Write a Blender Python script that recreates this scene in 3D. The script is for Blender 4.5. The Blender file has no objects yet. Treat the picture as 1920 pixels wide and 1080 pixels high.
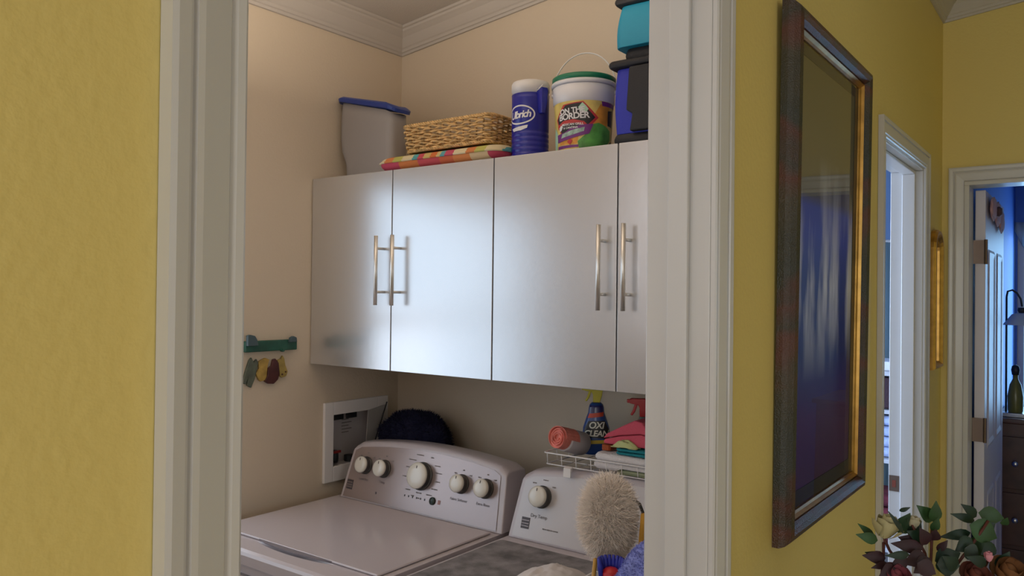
import bpy, bmesh, math, random
from mathutils import Vector, Matrix, noise
random.seed(7)
PI = math.pi
S = bpy.context.scene
COL = S.collection
# World axes: X runs along the hall wall (towards the far door), Y goes into the laundry, Z up.

# ---------------------------------------------------------------- camera, sky, lights, exposure
cam = bpy.data.cameras.new('camera'); camo = bpy.data.objects.new('camera', cam); COL.objects.link(camo)
cam.sensor_width = 36; cam.lens = 1490 / 1920 * 36; cam.clip_start = .02
rt = Vector((0.59470254, -0.80386331, 0.01151848)); up = Vector((-0.0138645, 0.00407037, 0.9998956)); fw = Vector((0.80382627, 0.59480015, 0.0087245))
camo.matrix_world = Matrix(((rt.x, up.x, -fw.x, 0), (rt.y, up.y, -fw.y, 0), (rt.z, up.z, -fw.z, 1.6), (0, 0, 0, 1)))
cam.dof.use_dof = False
S.camera = camo
S.view_settings.view_transform = 'Standard'; S.view_settings.look = 'None'
S.view_settings.gamma = 1; S.view_settings.use_curve_mapping = False
S.view_settings.exposure = 0.0
w = bpy.data.worlds.new('world'); S.world = w; w.use_nodes = True
w.node_tree.nodes['Background'].inputs[0].default_value = (.30, .68, 1.0, 1)
w.node_tree.nodes['Background'].inputs[1].default_value = .9

def area(name, loc, direction, sx, sy, watts, color):
    l = bpy.data.lights.new(name, 'AREA'); l.shape = 'RECTANGLE'; l.size = sx; l.size_y = sy
    l.energy = watts; l.color = color
    o = bpy.data.objects.new(name, l); COL.objects.link(o); o.location = loc
    o.rotation_euler = Vector(direction).to_track_quat('-Z', 'Y').to_euler()
    return o
area('living_room_window_light', (-3.80, -.9, 1.55), (1, 0, 0), 2.4, 1.5, 52, (1.0, .96, .90))
area('rear_window_light', (-.9, -3.85, 1.6), (0, 1, 0), 2.6, 1.5, 22, (1.0, .95, .92))
area('laundry_fill_uplight', (.9, 1.3, 2.2), (0, 0, 1), 1.0, .8, 12, (1, .84, .67))  # added fill aimed at the ceiling; no fixture hangs here
area('laundry_rear_fill_light', (-.27, 1.3, 1.9), (1, 0, 0), 1.2, .9, 3.4, (.95, .96, 1.0))  # added fill lamp; the laundry's rear wall has no window
area('laundry_window_light', (.87, 2.21, 1.50), (0, -1, 0), 1.6, 1.6, 8.6, (1.0, .955, .965))
area('laundry_window_lower_light', (1.17, 2.170, 1.35), (0, -1, 0), .42, .42, .28, (1.0, .955, .965))
area('far_bedroom_window_light', (5.80, .04, 1.45), (-1, 0, 0), .70, 1.1, 12, (.33, .62, 1.0))
area('near_bedroom_window_light', (2.72, 2.50, 1.5), (0, -1, 0), .75, 1.1, 75, (.54, .70, 1.0))
sun = bpy.data.lights.new('sun', 'SUN'); sun.energy = 4; sun.angle = .01; sun.color = (1, .93, .82)
suno = bpy.data.objects.new('sun', sun); COL.objects.link(suno); suno.rotation_euler = Vector((.10, 1, -.62)).to_track_quat('-Z', 'Y').to_euler()

# ---------------------------------------------------------------- materials
MATS = {}
def mat(name, col, rough=.5, metal=0, bump=0, bscale=200, var=0, vscale=8, coat=0, spec=.5, sheen=0, trans=0, emit=None, alpha=1):
    if name in MATS: return MATS[name]
    m = bpy.data.materials.new(name); m.use_nodes = True; MATS[name] = m
    nt = m.node_tree; b = nt.nodes['Principled BSDF']
    b.inputs['Base Color'].default_value = (*col, 1); b.inputs['Roughness'].default_value = rough
    b.inputs['Metallic'].default_value = metal; b.inputs['Coat Weight'].default_value = coat
    b.inputs['Specular IOR Level'].default_value = spec; b.inputs['Sheen Weight'].default_value = sheen
    b.inputs['Transmission Weight'].default_value = trans; b.inputs['Alpha'].default_value = alpha
    if emit: b.inputs['Emission Color'].default_value = (*emit[0], 1); b.inputs['Emission Strength'].default_value = emit[1]
    tc = None
    if bump or var: tc = nt.nodes.new('ShaderNodeTexCoord')
    if bump:
        n = nt.nodes.new('ShaderNodeTexNoise'); n.inputs['Scale'].default_value = bscale; n.inputs['Detail'].default_value = 3
        nt.links.new(tc.outputs['Object'], n.inputs['Vector'])
        bp = nt.nodes.new('ShaderNodeBump'); bp.inputs['Strength'].default_value = bump; bp.inputs['Distance'].default_value = .004
        nt.links.new(n.outputs[0], bp.inputs['Height']); nt.links.new(bp.outputs[0], b.inputs['Normal'])
    if var:
        n = nt.nodes.new('ShaderNodeTexNoise'); n.inputs['Scale'].default_value = vscale; n.inputs['Detail'].default_value = 4
        nt.links.new(tc.outputs['Object'], n.inputs['Vector'])
        r = nt.nodes.new('ShaderNodeValToRGB'); r.color_ramp.elements[0].position = .32; r.color_ramp.elements[1].position = .68
        r.color_ramp.elements[0].color = (*[max(0, c * (1 - var)) for c in col], 1); r.color_ramp.elements[1].color = (*[min(1, c * (1 + var)) for c in col], 1)
        nt.links.new(n.outputs[0], r.inputs[0]); nt.links.new(r.outputs[0], b.inputs['Base Color'])
    return m
def ramp_mat(name, stops, coord='X', rough=.7, scale=1.0, noise_amt=0, nscale=6, const=True, bump=0, metal=0, vec='Object'):
    """colour bands along one object axis, wobbled by noise"""
    if name in MATS: return MATS[name]
    m = bpy.data.materials.new(name); m.use_nodes = True; MATS[name] = m
    nt = m.node_tree; b = nt.nodes['Principled BSDF']; b.inputs['Roughness'].default_value = rough; b.inputs['Metallic'].default_value = metal
    tc = nt.nodes.new('ShaderNodeTexCoord'); sp = nt.nodes.new('ShaderNodeSeparateXYZ'); nt.links.new(tc.outputs[vec], sp.inputs[0])
    src = sp.outputs[coord]
    ma = nt.nodes.new('ShaderNodeMath'); ma.operation = 'MULTIPLY'; ma.inputs[1].default_value = scale; nt.links.new(src, ma.inputs[0]); src = ma.outputs[0]
    if noise_amt:
        n = nt.nodes.new('ShaderNodeTexNoise'); n.inputs['Scale'].default_value = nscale; nt.links.new(tc.outputs[vec], n.inputs['Vector'])
        mm = nt.nodes.new('ShaderNodeMath'); mm.operation = 'MULTIPLY_ADD'; mm.inputs[1].default_value = noise_amt
        nt.links.new(n.outputs[0], mm.inputs[0]); nt.links.new(src, mm.inputs[2]); src = mm.outputs[0]
    fr = nt.nodes.new('ShaderNodeMath'); fr.operation = 'FRACT'; nt.links.new(src, fr.inputs[0])
    r = nt.nodes.new('ShaderNodeValToRGB'); cr = r.color_ramp
    if const: cr.interpolation = 'CONSTANT'
    cr.elements[0].position = stops[0][0]; cr.elements[0].color = (*stops[0][1], 1)
    cr.elements[1].position = stops[1][0]; cr.elements[1].color = (*stops[1][1], 1)
    for p, c in stops[2:]:
        e = cr.elements.new(p); e.color = (*c, 1)
    nt.links.new(fr.outputs[0], r.inputs[0]); nt.links.new(r.outputs[0], b.inputs['Base Color'])
    if bump:
        n = nt.nodes.new('ShaderNodeTexNoise'); n.inputs['Scale'].default_value = 400; nt.links.new(tc.outputs['Object'], n.inputs['Vector'])
        bp = nt.nodes.new('ShaderNodeBump'); bp.inputs['Strength'].default_value = bump; bp.inputs['Distance'].default_value = .002
        nt.links.new(n.outputs[0], bp.inputs['Height']); nt.links.new(bp.outputs[0], b.inputs['Normal'])
    return m
def glass_mat(name, tint=(1, 1, 1), rough=.01):
    if name in MATS: return MATS[name]
    m = bpy.data.materials.new(name); m.use_nodes = True; MATS[name] = m
    nt = m.node_tree; nt.nodes.remove(nt.nodes['Principled BSDF'])
    t = nt.nodes.new('ShaderNodeBsdfTransparent'); t.inputs[0].default_value = (*tint, 1)
    g = nt.nodes.new('ShaderNodeBsdfGlossy'); g.inputs['Roughness'].default_value = rough
    f = nt.nodes.new('ShaderNodeFresnel'); f.inputs[0].default_value = 1.5
    ge = nt.nodes.new('ShaderNodeNewGeometry'); sb = nt.nodes.new('ShaderNodeMath'); sb.operation = 'SUBTRACT'; sb.inputs[0].default_value = 1; nt.links.new(ge.outputs['Backfacing'], sb.inputs[1])
    ml_ = nt.nodes.new('ShaderNodeMath'); ml_.operation = 'MULTIPLY'; nt.links.new(f.outputs[0], ml_.inputs[0]); nt.links.new(sb.outputs[0], ml_.inputs[1])
    mx = nt.nodes.new('ShaderNodeMixShader'); nt.links.new(ml_.outputs[0], mx.inputs[0]); nt.links.new(t.outputs[0], mx.inputs[1]); nt.links.new(g.outputs[0], mx.inputs[2])
    nt.links.new(mx.outputs[0], nt.nodes['Material Output'].inputs[0])
    return m

YELLOW = mat('yellow_wall_paint', (.72, .57, .185), .6, bump=.22, bscale=110)
CREAM = mat('cream_wall_paint', (.64, .545, .425), .6, bump=.15, bscale=130)
BLUE = mat('blue_wall_paint', (.08, .20, .62), .6, bump=.2, bscale=130)
LBLUE = mat('pale_blue_wall_paint', (.30, .48, .78), .6, bump=.2, bscale=130)
CEIL = mat('ceiling_white', (.56, .52, .48), .8, bump=.3, bscale=160)
TRIM = mat('white_trim_paint', (.575, .56, .545), .32, coat=.1)
FLOOR = mat('beige_floor_tile', (.42, .34, .26), .4, var=.15, vscale=5)
WHITEAPP = mat('white_enamel', (.53, .48, .51), .28, coat=.3)
PANEL = mat('silver_grey_panel', (.38, .31, .30), .27, metal=.4)
KNOBW = mat('pearl_knob', (.70, .68, .62), .22, coat=.4)
DARK = mat('dark_plastic', (.015, .016, .018), .5)
INK = mat('grey_print_ink', (.10, .09, .10), .7)
STEEL = mat('brushed_steel', (.82, .81, .78), .34, metal=1)
WPLAS = mat('white_plastic', (.80, .78, .78), .35)
BRASS = mat('brown_hinge_metal', (.17, .12, .095), .4, metal=.6)

# ---------------------------------------------------------------- mesh helpers
def bx(bm, x0, x1, y0, y1, z0, z1):
    v = [bm.verts.new(p) for p in ((x0, y0, z0), (x1, y0, z0), (x1, y1, z0), (x0, y1, z0), (x0, y0, z1), (x1, y0, z1), (x1, y1, z1), (x0, y1, z1))]
    for f in ((0, 3, 2, 1), (4, 5, 6, 7), (0, 1, 5, 4), (1, 2, 6, 5), (2, 3, 7, 6), (3, 0, 4, 7)): bm.faces.new([v[i] for i in f])
    return v
def nb(): return bmesh.new()
def box_bm(*a):
    bm = nb(); bx(bm, *a); return bm
def obj(name, bm, m, parent=None, smooth=False, bevel=0, seg=2, recalc=True):
    if recalc: bmesh.ops.recalc_face_normals(bm, faces=bm.faces)
    off = Vector((0, 0, 0))
    if parent is not None:
        p = parent
        while p is not None: off += p.location; p = p.parent
    else:
        xs = [v.co for v in bm.verts]
        mn = [min(c[i] for c in xs) for i in range(3)]; mx = [max(c[i] for c in xs) for i in range(3)]
        off = Vector(((mn[0] + mx[0]) / 2, (mn[1] + mx[1]) / 2, mn[2]))
    for v in bm.verts: v.co -= off
    me = bpy.data.meshes.new(name); bm.to_mesh(me); bm.free()
    me.materials.append(m)
    if smooth:
        for p in me.polygons: p.use_smooth = True
    o = bpy.data.objects.new(name, me); COL.objects.link(o)
    if parent is not None: o.parent = parent
    else: o.location = off
    if bevel:
        md = o.modifiers.new('bevel', 'BEVEL'); md.width = bevel; md.segments = seg; md.limit_method = 'ANGLE'; md.angle_limit = math.radians(35)
        for p in me.polygons: p.use_smooth = True
        wn = o.modifiers.new('wn', 'WEIGHTED_NORMAL'); wn.keep_sharp = True
    return o
def thing(name, label, cat, loc, group=None):
    o = bpy.data.objects.new(name, None); COL.objects.link(o); o.location = loc; o.empty_display_size = .05
    o['label'] = label; o['category'] = cat
    if group: o['group'] = group
    return o
def tag(o, label, cat, group=None):
    o['label'] = label; o['category'] = cat
    if group: o['group'] = group
    return o
def struct(name, bm, m, bevel=0, parent=None):
    o = obj(name, bm, m, parent, bevel=bevel)
    if parent is None: o['kind'] = 'structure'
    return o
def frame_of(d):
    d = Vector(d).normalized(); a = Vector((0, 0, 1)) if abs(d.z) < .95 else Vector((1, 0, 0))
    u = d.cross(a).normalized(); return u, d.cross(u).normalized()
def tube(bm, pts, r, n=8, caps=True, closed=False):
    pts = [Vector(p) for p in pts]; rs = r if isinstance(r, (list, tuple)) else [r] * len(pts); rings = []
    N = len(pts); pu = None
    for i, p in enumerate(pts):
        if closed: d = pts[(i + 1) % N] - pts[i - 1]
        else: d = pts[min(i + 1, N - 1)] - pts[max(i - 1, 0)]
        d.normalize()
        if pu is None: u, v = frame_of(d)
        else:
            u = (pu - d * pu.dot(d)).normalized(); v = d.cross(u)
        pu = u
        rings.append([bm.verts.new(p + (u * math.cos(2 * PI * k / n) + v * math.sin(2 * PI * k / n)) * rs[i]) for k in range(n)])
    for i in range(N if closed else N - 1):
        A, B = rings[i], rings[(i + 1) % N]
        for k in range(n): bm.faces.new((A[k], A[(k + 1) % n], B[(k + 1) % n], B[k]))
    if caps and not closed:
        bm.faces.new(rings[0][::-1]); bm.faces.new(rings[-1])
def lathe(bm, prof, center, n=32, axis=(0, 0, 1), cap0=True, cap1=True):
    """prof: (radius, height) along axis"""
    c = Vector(center); ax = Vector(axis).normalized(); u, v = frame_of(ax); rings = []
    for r, h in prof:
        rings.append([bm.verts.new(c + ax * h + (u * math.cos(2 * PI * k / n) + v * math.sin(2 * PI * k / n)) * max(r, 1e-4)) for k in range(n)])
    for A, B in zip(rings, rings[1:]):
        for k in range(n): bm.faces.new((A[k], A[(k + 1) % n], B[(k + 1) % n], B[k]))
    if cap0: bm.faces.new(rings[0][::-1])
    if cap1: bm.faces.new(rings[-1])
def prism(bm, poly, o, u, v, nrm, depth):
    """polygon in the (u, v) plane through o, pushed out by depth along nrm"""
    o, u, v, nrm = Vector(o), Vector(u), Vector(v), Vector(nrm)
    A = [bm.verts.new(o + u * x + v * y) for x, y in poly]; B = [bm.verts.new(o + u * x + v * y + nrm * depth) for x, y in poly]
    n = len(poly)
    bm.faces.new(A[::-1]); bm.faces.new(B)
    for i in range(n): bm.faces.new((A[i], A[(i + 1) % n], B[(i + 1) % n], B[i]))
def loft(bm, rows, closed_u=False, close_v=False, caps=False):
    R = [[bm.verts.new(p) for p in r] for r in rows]; n = len(R[0]); m_ = len(R)
    for i in range(m_ if close_v else m_ - 1):
        A, B = R[i], R[(i + 1) % m_]
        for k in range(n if closed_u else n - 1): bm.faces.new((A[k], A[(k + 1) % n], B[(k + 1) % n], B[k]))
    if caps: bm.faces.new(R[0][::-1]); bm.faces.new(R[-1])
    return R
def ellip(bm, c, rx, ry, rz, nu=24, nv=14, fn=None):
    rows = []
    for j in range(nv + 1):
        t = -PI / 2 + PI * j / nv; row = []
        for i in range(nu):
            a = 2 * PI * i / nu; d = Vector((math.cos(t) * math.cos(a), math.cos(t) * math.sin(a), math.sin(t)))
            k = fn(d) if fn else 1
            row.append(Vector(c) + Vector((d.x * rx, d.y * ry, d.z * rz)) * k)
        rows.append(row)
    loft(bm, rows, closed_u=True)
    bmesh.ops.remove_doubles(bm, verts=bm.verts, dist=1e-5)
def text_bm(s, size, align='CENTER', shear=0, spacing=1.0, bold=0):
    cu = bpy.data.curves.new('t', 'FONT'); cu.body = s; cu.size = size; cu.align_x = align; cu.align_y = 'CENTER'; cu.shear = shear
    cu.space_character = spacing; cu.offset = bold; cu.resolution_u = 3
    o = bpy.data.objects.new('t', cu); COL.objects.link(o)
    me = bpy.data.meshes.new_from_object(o); bm = nb(); bm.from_mesh(me)
    bpy.data.objects.remove(o); bpy.data.meshes.remove(me); bpy.data.curves.remove(cu)
    return bm
def mapped(bm, fn):
    for v in bm.verts: v.co = Vector(fn(v.co.x, v.co.y))
    return bm
def poly_bm(poly, cuts=0, maxlen=None):
    bm = nb(); bm.faces.new([bm.verts.new((x, y, 0)) for x, y in poly])
    bmesh.ops.triangulate(bm, faces=bm.faces)
    if maxlen:
        for _ in range(6):
            es = [e for e in bm.edges if e.calc_length() > maxlen]
            if not es: break
            bmesh.ops.subdivide_edges(bm, edges=es, cuts=1); bmesh.ops.triangulate(bm, faces=bm.faces)
    return bm
def fur(bm, c, rx, ry, rz, n, L, wd, rng, droop=0, wild=.35, fn=None):
    c = Vector(c)
    for i in range(n):
        z = rng.uniform(-1, 1); a = rng.uniform(0, 2 * PI); s = math.sqrt(1 - z * z)
        d = Vector((s * math.cos(a), s * math.sin(a), z)); k = fn(d) if fn else 1
        p = c + Vector((d.x * rx, d.y * ry, d.z * rz)) * k * .97
        nrm = Vector((d.x / rx, d.y / ry, d.z / rz)).normalized()
        t = (nrm + Vector((rng.uniform(-1, 1), rng.uniform(-1, 1), rng.uniform(-1, 1))) * wild + Vector((0, 0, -droop))).normalized()
        l = L * rng.uniform(.5, 1.15); sd = t.cross(Vector((rng.uniform(-1, 1), rng.uniform(-1, 1), rng.uniform(-1, 1)))).normalized() * wd
        m1 = p + t * l * .6 + Vector((0, 0, -droop * l * .15)); e = m1 + (t + Vector((rng.uniform(-1, 1), rng.uniform(-1, 1), rng.uniform(-1, 1))) * .5).normalized() * l * .4
        v = [bm.verts.new(q) for q in (p - sd, p + sd, m1 + sd * .7, m1 - sd * .7, e)]
        bm.faces.new((v[0], v[1], v[2], v[3])); bm.faces.new((v[3], v[2], v[4]))
def rrect(x0, x1, y0, y1, r, n=4):
    pts = []
    for cx, cy, a0 in ((x1 - r, y1 - r, 0), (x0 + r, y1 - r, 90), (x0 + r, y0 + r, 180), (x1 - r, y0 + r, 270)):
        for k in range(n + 1):
            a = math.radians(a0 + 90 * k / n); pts.append((cx + r * math.cos(a), cy + r * math.sin(a)))
    return pts

def zc(b): return 2.557 + .115 * (2.0 - b)          # sloping ceiling height

# ---------------------------------------------------------------- room shell
def wall_along_x(name, x0, x1, y0, y1, m, openings=(), top=None):
    """openings: (xa, xb, za, zb)"""
    bm = nb(); xs = x0; t0, t1 = (zc(y0), zc(y1)) if top is None else (top, top)
    def col(a, b, z0, z1=None):
        v = bx(bm, a, b, y0, y1, z0, z1 if z1 is not None else 1)
        if z1 is None:
            for q in v[4:]: q.co.z = t0 if abs(q.co.y - y0) < 1e-6 else t1
    for xa, xb, za, zb in sorted(openings):
        col(xs, xa, 0)
        if za > 0: col(xa, xb, 0, za)
        col(xa, xb, zb); xs = xb
    col(xs, x1, 0)
    return struct(name, bm, m)
def wall_along_y(name, x0, x1, y0, y1, m, openings=()):
    bm = nb(); ys = y0
    def col(a, b, z0, z1=None):
        v = bx(bm, x0, x1, a, b, z0, z1 if z1 is not None else 1)
        if z1 is None:
            for q in v[4:]: q.co.z = zc(q.co.y)
    for ya, yb, za, zb in sorted(openings):
        col(ys, ya, 0)
        if za > 0: col(ya, yb, 0, za)
        col(ya, yb, zb); ys = yb
    col(ys, y1, 0)
    return struct(name, bm, m)
WY = .485                                           # face of the hall wall
struct('floor', box_bm(-4.1, 7.0, -4.1, 3.3, -.1, 0), FLOOR)
bm = nb(); v = bx(bm, -4.1, 7.0, -4.1, 3.3, 0, 1)
for q in v: q.co.z = zc(q.co.y) + (.12 if q.co.z > .5 else 0)
struct('ceiling', bm, CEIL)
JA0, JA1 = .3345, 1.169                              # laundry door jamb faces
NB0, NB1 = 2.372, 3.0                               # bedroom door jamb faces
wall_along_x('wall_left', -4.0, 3.4, WY, .5355, YELLOW, [(JA0 - .018, JA1 + .018, 0, 2.33), (NB0 - .018, NB1 + .018, 0, 2.06)])
wall_along_x('wall_laundry_front', -.3, 2.1, .5355, .587, CREAM, [(JA0 - .018, JA1 + .018, 0, 2.33)])
wall_along_x('wall_bedroom_side', 2.2, 6.5, .5355, .587, LBLUE, [(NB0 - .018, NB1 + .018, 0, 2.06)])
wall_along_x('wall_far_room_side', 3.51, 5.9, .43, .5345, BLUE)
wall_along_x('wall_laundry_left', -.3, 2.1, 2.07, 2.19, CREAM, [(.33, 1.41, .98, 2.02), (1.785, 1.995, 1.015, 1.195)])
wall_along_y('wall_laundry_back', 2.1, 2.2, .587, 2.6, CREAM)
wall_along_y('wall_laundry_rear', -.4, -.3, .5355, 2.19, CREAM)
wall_along_y('wall_far', 3.4, 3.505, -.8, .485, YELLOW, [(-.448, .41, 0, 2.045)])
wall_along_x('wall_right', 1.5, 3.4, -.9, -.8, YELLOW)
wall_along_y('wall_right_corner', 1.5, 1.6, -4.0, -.9, YELLOW)
wall_along_y('wall_living_left', -4.1, -4.0, -4.0, .485, YELLOW, [(-2.1, .3, .8, 2.3)])
wall_along_x('wall_living_rear', -4.0, 1.6, -4.1, -4.0, YELLOW, [(-2.2, .4, .85, 2.35)])
wall_along_y('wall_far_room_end', 5.9, 6.0, -1.6, .5345, BLUE, [(-.36, .42, .90, 2.06)])
wall_along_x('wall_far_room_right', 3.505, 6.0, -1.7, -1.6, BLUE)
wall_along_y('wall_far_room_front', 3.405, 3.505, -1.6, -.8, BLUE)
wall_along_x('wall_bedroom_end', 2.2, 6.5, 2.6, 2.7, LBLUE, [(2.32, 3.12, .9, 2.1)])
wall_along_y('wall_bedroom_far', 6.5, 6.6, .5355, 2.7, LBLUE)

# crown mouldings
CP = [(0, .078), (.007, .078), (.009, .070), (.014, .068), (.017, .060), (.022, .056), (.028, .048), (.040, .030), (.052, .020), (.058, .016), (.060, .009), (.067, .007), (.070, 0)]
def crown(name, p0, p1):
    """p(d, drop) -> point at each end"""
    bm = nb(); loft(bm, [[p0(d, q) for d, q in CP], [p1(d, q) for d, q in CP]])
    o = struct(name, bm, mat('crown_paint', (.52, .48, .44), .8)); return o
e = .0006
crown('trim_1', lambda d, q: (-.3, 2.07 - d - e, zc(2.07 - d) - q - e), lambda d, q: (2.1 - d - e, 2.07 - d - e, zc(2.07 - d) - q - e))
crown('trim_2', lambda d, q: (2.1 - d - e, 2.07 - d - e, zc(2.07 - d) - q - e), lambda d, q: (2.1 - d - e, .587 + d, zc(.587 + d) - q - e))
crown('trim_3', lambda d, q: (-4, WY - d - e, zc(WY - d) - q - e), lambda d, q: (3.4 - d - e, WY - d - e, zc(WY - d) - q - e))
crown('trim_4', lambda d, q: (3.4 - d - e, WY - d - e, zc(WY - d) - q - e), lambda d, q: (3.4 - d - e, -.8, zc(-.8) - q - e))

# door casings: profile across the width s (0 = at the opening), t = thickness off the wall
def casing_profile(wd):
    base = [(0, 0), (0, .007), (.05, .0095), (.14, .0085), (.20, .0060), (.24, .0090), (.40, .0108), (.60, .0130), (.68, .0128), (.71, .0095), (.75, .0095), (.78, .0138), (.93, .0150), (1.0, .0140), (1.0, 0)]
    return [(s * wd, t) for s, t in base]
def casing(name, u0, u1, ztop, wd, P):
    """P(u, t, z) -> world"""
    bm = nb(); rows = []
    pr = casing_profile(wd)
    rows.append([P(u0 - s, t, 0) for s, t in pr]); rows.append([P(u0 - s, t, ztop + s) for s, t in pr])
    rows.append([P(u1 + s, t, ztop + s) for s, t in pr]); rows.append([P(u1 + s, t, 0) for s, t in pr])
    loft(bm, rows); return struct(name, bm, TRIM)
casing('trim_5', JA0 - .0015, JA1 + .0015, 2.316, .060, lambda u, t, z: (u, WY - t - e, z))
casing('trim_6', JA0 - .006, JA1 + .006, 2.316, .056, lambda u, t, z: (u, .587 + t + e, z))
casing('trim_7', NB0 - .003, NB1 + .003, 2.046, .054, lambda u, t, z: (u, WY - t - e, z))
casing('trim_8', -.433, .395, 2.031, .066, lambda u, t, z: (3.4 - t - e, u, z))
def jamb(name, x0, x1, y0, y1, zt, sy0, sy1, parent=None):
    bm = nb(); h = .0175
    bx(bm, x0 - h, x0, y0, y1, 0, zt); bx(bm, x1, x1 + h, y0, y1, 0, zt); bx(bm, x0 - h, x1 + h, y0, y1, zt, zt + h * .6)
    bx(bm, x0, x0 + .011, sy0, sy1, 0, zt - .011); bx(bm, x1 - .011, x1, sy0, sy1, 0, zt - .011); bx(bm, x0, x1, sy0, sy1, zt - .011, zt)
    return struct(name, bm, TRIM, bevel=.0025)
jamb('door_1', JA0, JA1, .4845, .593, 2.31, .518, .5525)
d2 = jamb('door_2', NB0, NB1, .4845, .587, 2.04, .508, .549)
sp = obj('strike_plate', box_bm(2.998, 3.0005, .553, .585, .938, .992), BRASS, d2)
obj('latch_hole', box_bm(2.9972, 2.9982, .563, .575, .952, .976), mat('rust_red_plate', (.22, .05, .03), .6), sp)
# far door frame
bm = nb(); bx(bm, 3.385, 3.505, .3925, .4095, 0, 2.028); bx(bm, 3.385, 3.505, -.4475, -.4305, 0, 2.028); bx(bm, 3.385, 3.505, -.4475, .4095, 2.028, 2.042)
d3 = struct('door_3', bm, TRIM, bevel=.0015)
bm = nb()
bx(bm, 3.512, 4.22, .352, .387, .012, 2.022)
sl = obj('door_slab', bm, mat('lavender_white_door_paint', (.62, .58, .66), .4), d3, bevel=.003)
for z0, z1 in ((.25, .85), (1.02, 1.80)):
    for a0, a1 in ((3.60, 3.83), (3.91, 4.13)):
        bm = nb(); loft(bm, [[(x, .3518, z) for x, z in rrect(a0, a1, z0, z1, .01, 2)], [(x, .3475, z) for x, z in rrect(a0 + .012, a1 - .012, z0 + .012, z1 - .012, .01, 2)], [(x, .351, z) for x, z in rrect(a0 + .03, a1 - .03, z0 + .03, z1 - .03, .01, 2)]], closed_u=True, caps=True)
        obj('panel', bm, mat('lavender_white_door_paint', (.62, .58, .66), .4), sl)
for z in (1.785, 1.105, .25):
    bm = nb(); bx(bm, 3.5055, 3.511, .356, .392, z - .045, z + .045); tube(bm, [(3.508, .350, z - .047), (3.508, .350, z + .047)], .006)
    obj('hinge', bm, BRASS, d3)
# baseboards
struct('baseboard_left', box_bm(1.234, 2.31, WY - .012, WY - e, 0, .09), TRIM, bevel=.003)
struct('baseboard_left_end', box_bm(-3.99, .268, WY - .012, WY - e, 0, .09), TRIM, bevel=.003)
struct('baseboard_right', box_bm(1.6, 3.4, -.7995, -.788, 0, .09), TRIM, bevel=.003)

# windows
def window(name, P, u0, u1, z0, z1, rails=1, cols=1):
    """P(u, d, z): d = depth into the wall from the room face"""
    bm = nb()
    def b(ua, ub, za, zb, d0, d1):
        ps = [P(ua, d0, za), P(ub, d1, zb)]
        lo = [min(ps[0][i], ps[1][i]) for i in range(3)]; hi = [max(ps[0][i], ps[1][i]) for i in range(3)]
        bx(bm, lo[0], hi[0], lo[1], hi[1], lo[2], hi[2])
    t = .035
    b(u0, u0 + t, z0, z1, .04, .09); b(u1 - t, u1, z0, z1, .04, .09); b(u0 + t, u1 - t, z0, z0 + t, .04, .09); b(u0 + t, u1 - t, z1 - t, z1, .04, .09)
    for k in range(rails):
        zz = z0 + (z1 - z0) * (k + 1) / (rails + 1); b(u0 + t, u1 - t, zz - .015, zz + .015, .045, .085)
    fr = struct(name, bm, TRIM, bevel=.002)
    bm = nb(); ps = [P(u0 + t, .064, z0 + t), P(u1 - t, .067, z1 - t)]
    lo = [min(ps[0][i], ps[1][i]) for i in range(3)]; hi = [max(ps[0][i], ps[1][i]) for i in range(3)]
    bx(bm, lo[0], hi[0], lo[1], hi[1], lo[2], hi[2])
    obj('pane', bm, glass_mat('window_glass'), fr)
window('window_1', lambda u, d, z: (u, 2.07 + d, z), .33, 1.41, .98, 2.02, 1)
window('window_2', lambda u, d, z: (5.9 + d, u, z), -.36, .42, .90, 2.06, 1)
window('window_3', lambda u, d, z: (u, 2.6 + d, z), 2.32, 3.12, .9, 2.1, 1)
window('window_4', lambda u, d, z: (-4.0 - d, u, z), -2.1, .3, .8, 2.3, 1)
window('window_5', lambda u, d, z: (u, -4.0 - d, z), -2.2, .4, .85, 2.35, 1)

# ---------------------------------------------------------------- wall cabinets
SILVER = mat('silver_laminate', (.66, .66, .68), .27, metal=.75, bump=.03, bscale=60)
CARC = mat('grey_carcass', (.45, .45, .46), .5)
def cabinet(y_hi, y_lo, y_seam, label):
    t = thing('wall_cabinet', label, 'cabinet', (1.9, (y_hi + y_lo) / 2, 1.369), 'silver wall cabinets above the washer and dryer')
    bm = nb(); bx(bm, 1.712, 2.098, y_lo + .0015, y_hi - .0015, 1.371, 1.968)
    obj('cabinet_body', bm, CARC, t)
    for a, b, sgn in ((y_hi, y_seam, 1), (y_seam, y_lo, -1)):
        d = obj('door', box_bm(1.693, 1.710, b + .0018, a - .0018, 1.369, 1.970), SILVER, t, bevel=.0012)
        yb = y_seam + sgn * .034
        bm = nb(); tube(bm, [(1.661, yb, 1.565), (1.661, yb, 1.772)], .0058, 14)
        h = obj('handle', bm, STEEL, d, smooth=False); 
        for p in h.data.polygons: p.use_smooth = len(p.vertices) == 4
        for z in (1.604, 1.734):
            bm = nb(); tube(bm, [(1.661, yb, z), (1.694, yb, z)], .0042, 10)
            obj('handle_post', bm, STEEL, d, smooth=True)
cabinet(2.068, 1.318, 1.7015, 'silver two-door wall cabinet against the far left wall, under the wicker basket')
cabinet(1.318, .590, .938, 'silver two-door wall cabinet beside the right doorway trim, under the pail and coolers')

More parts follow.
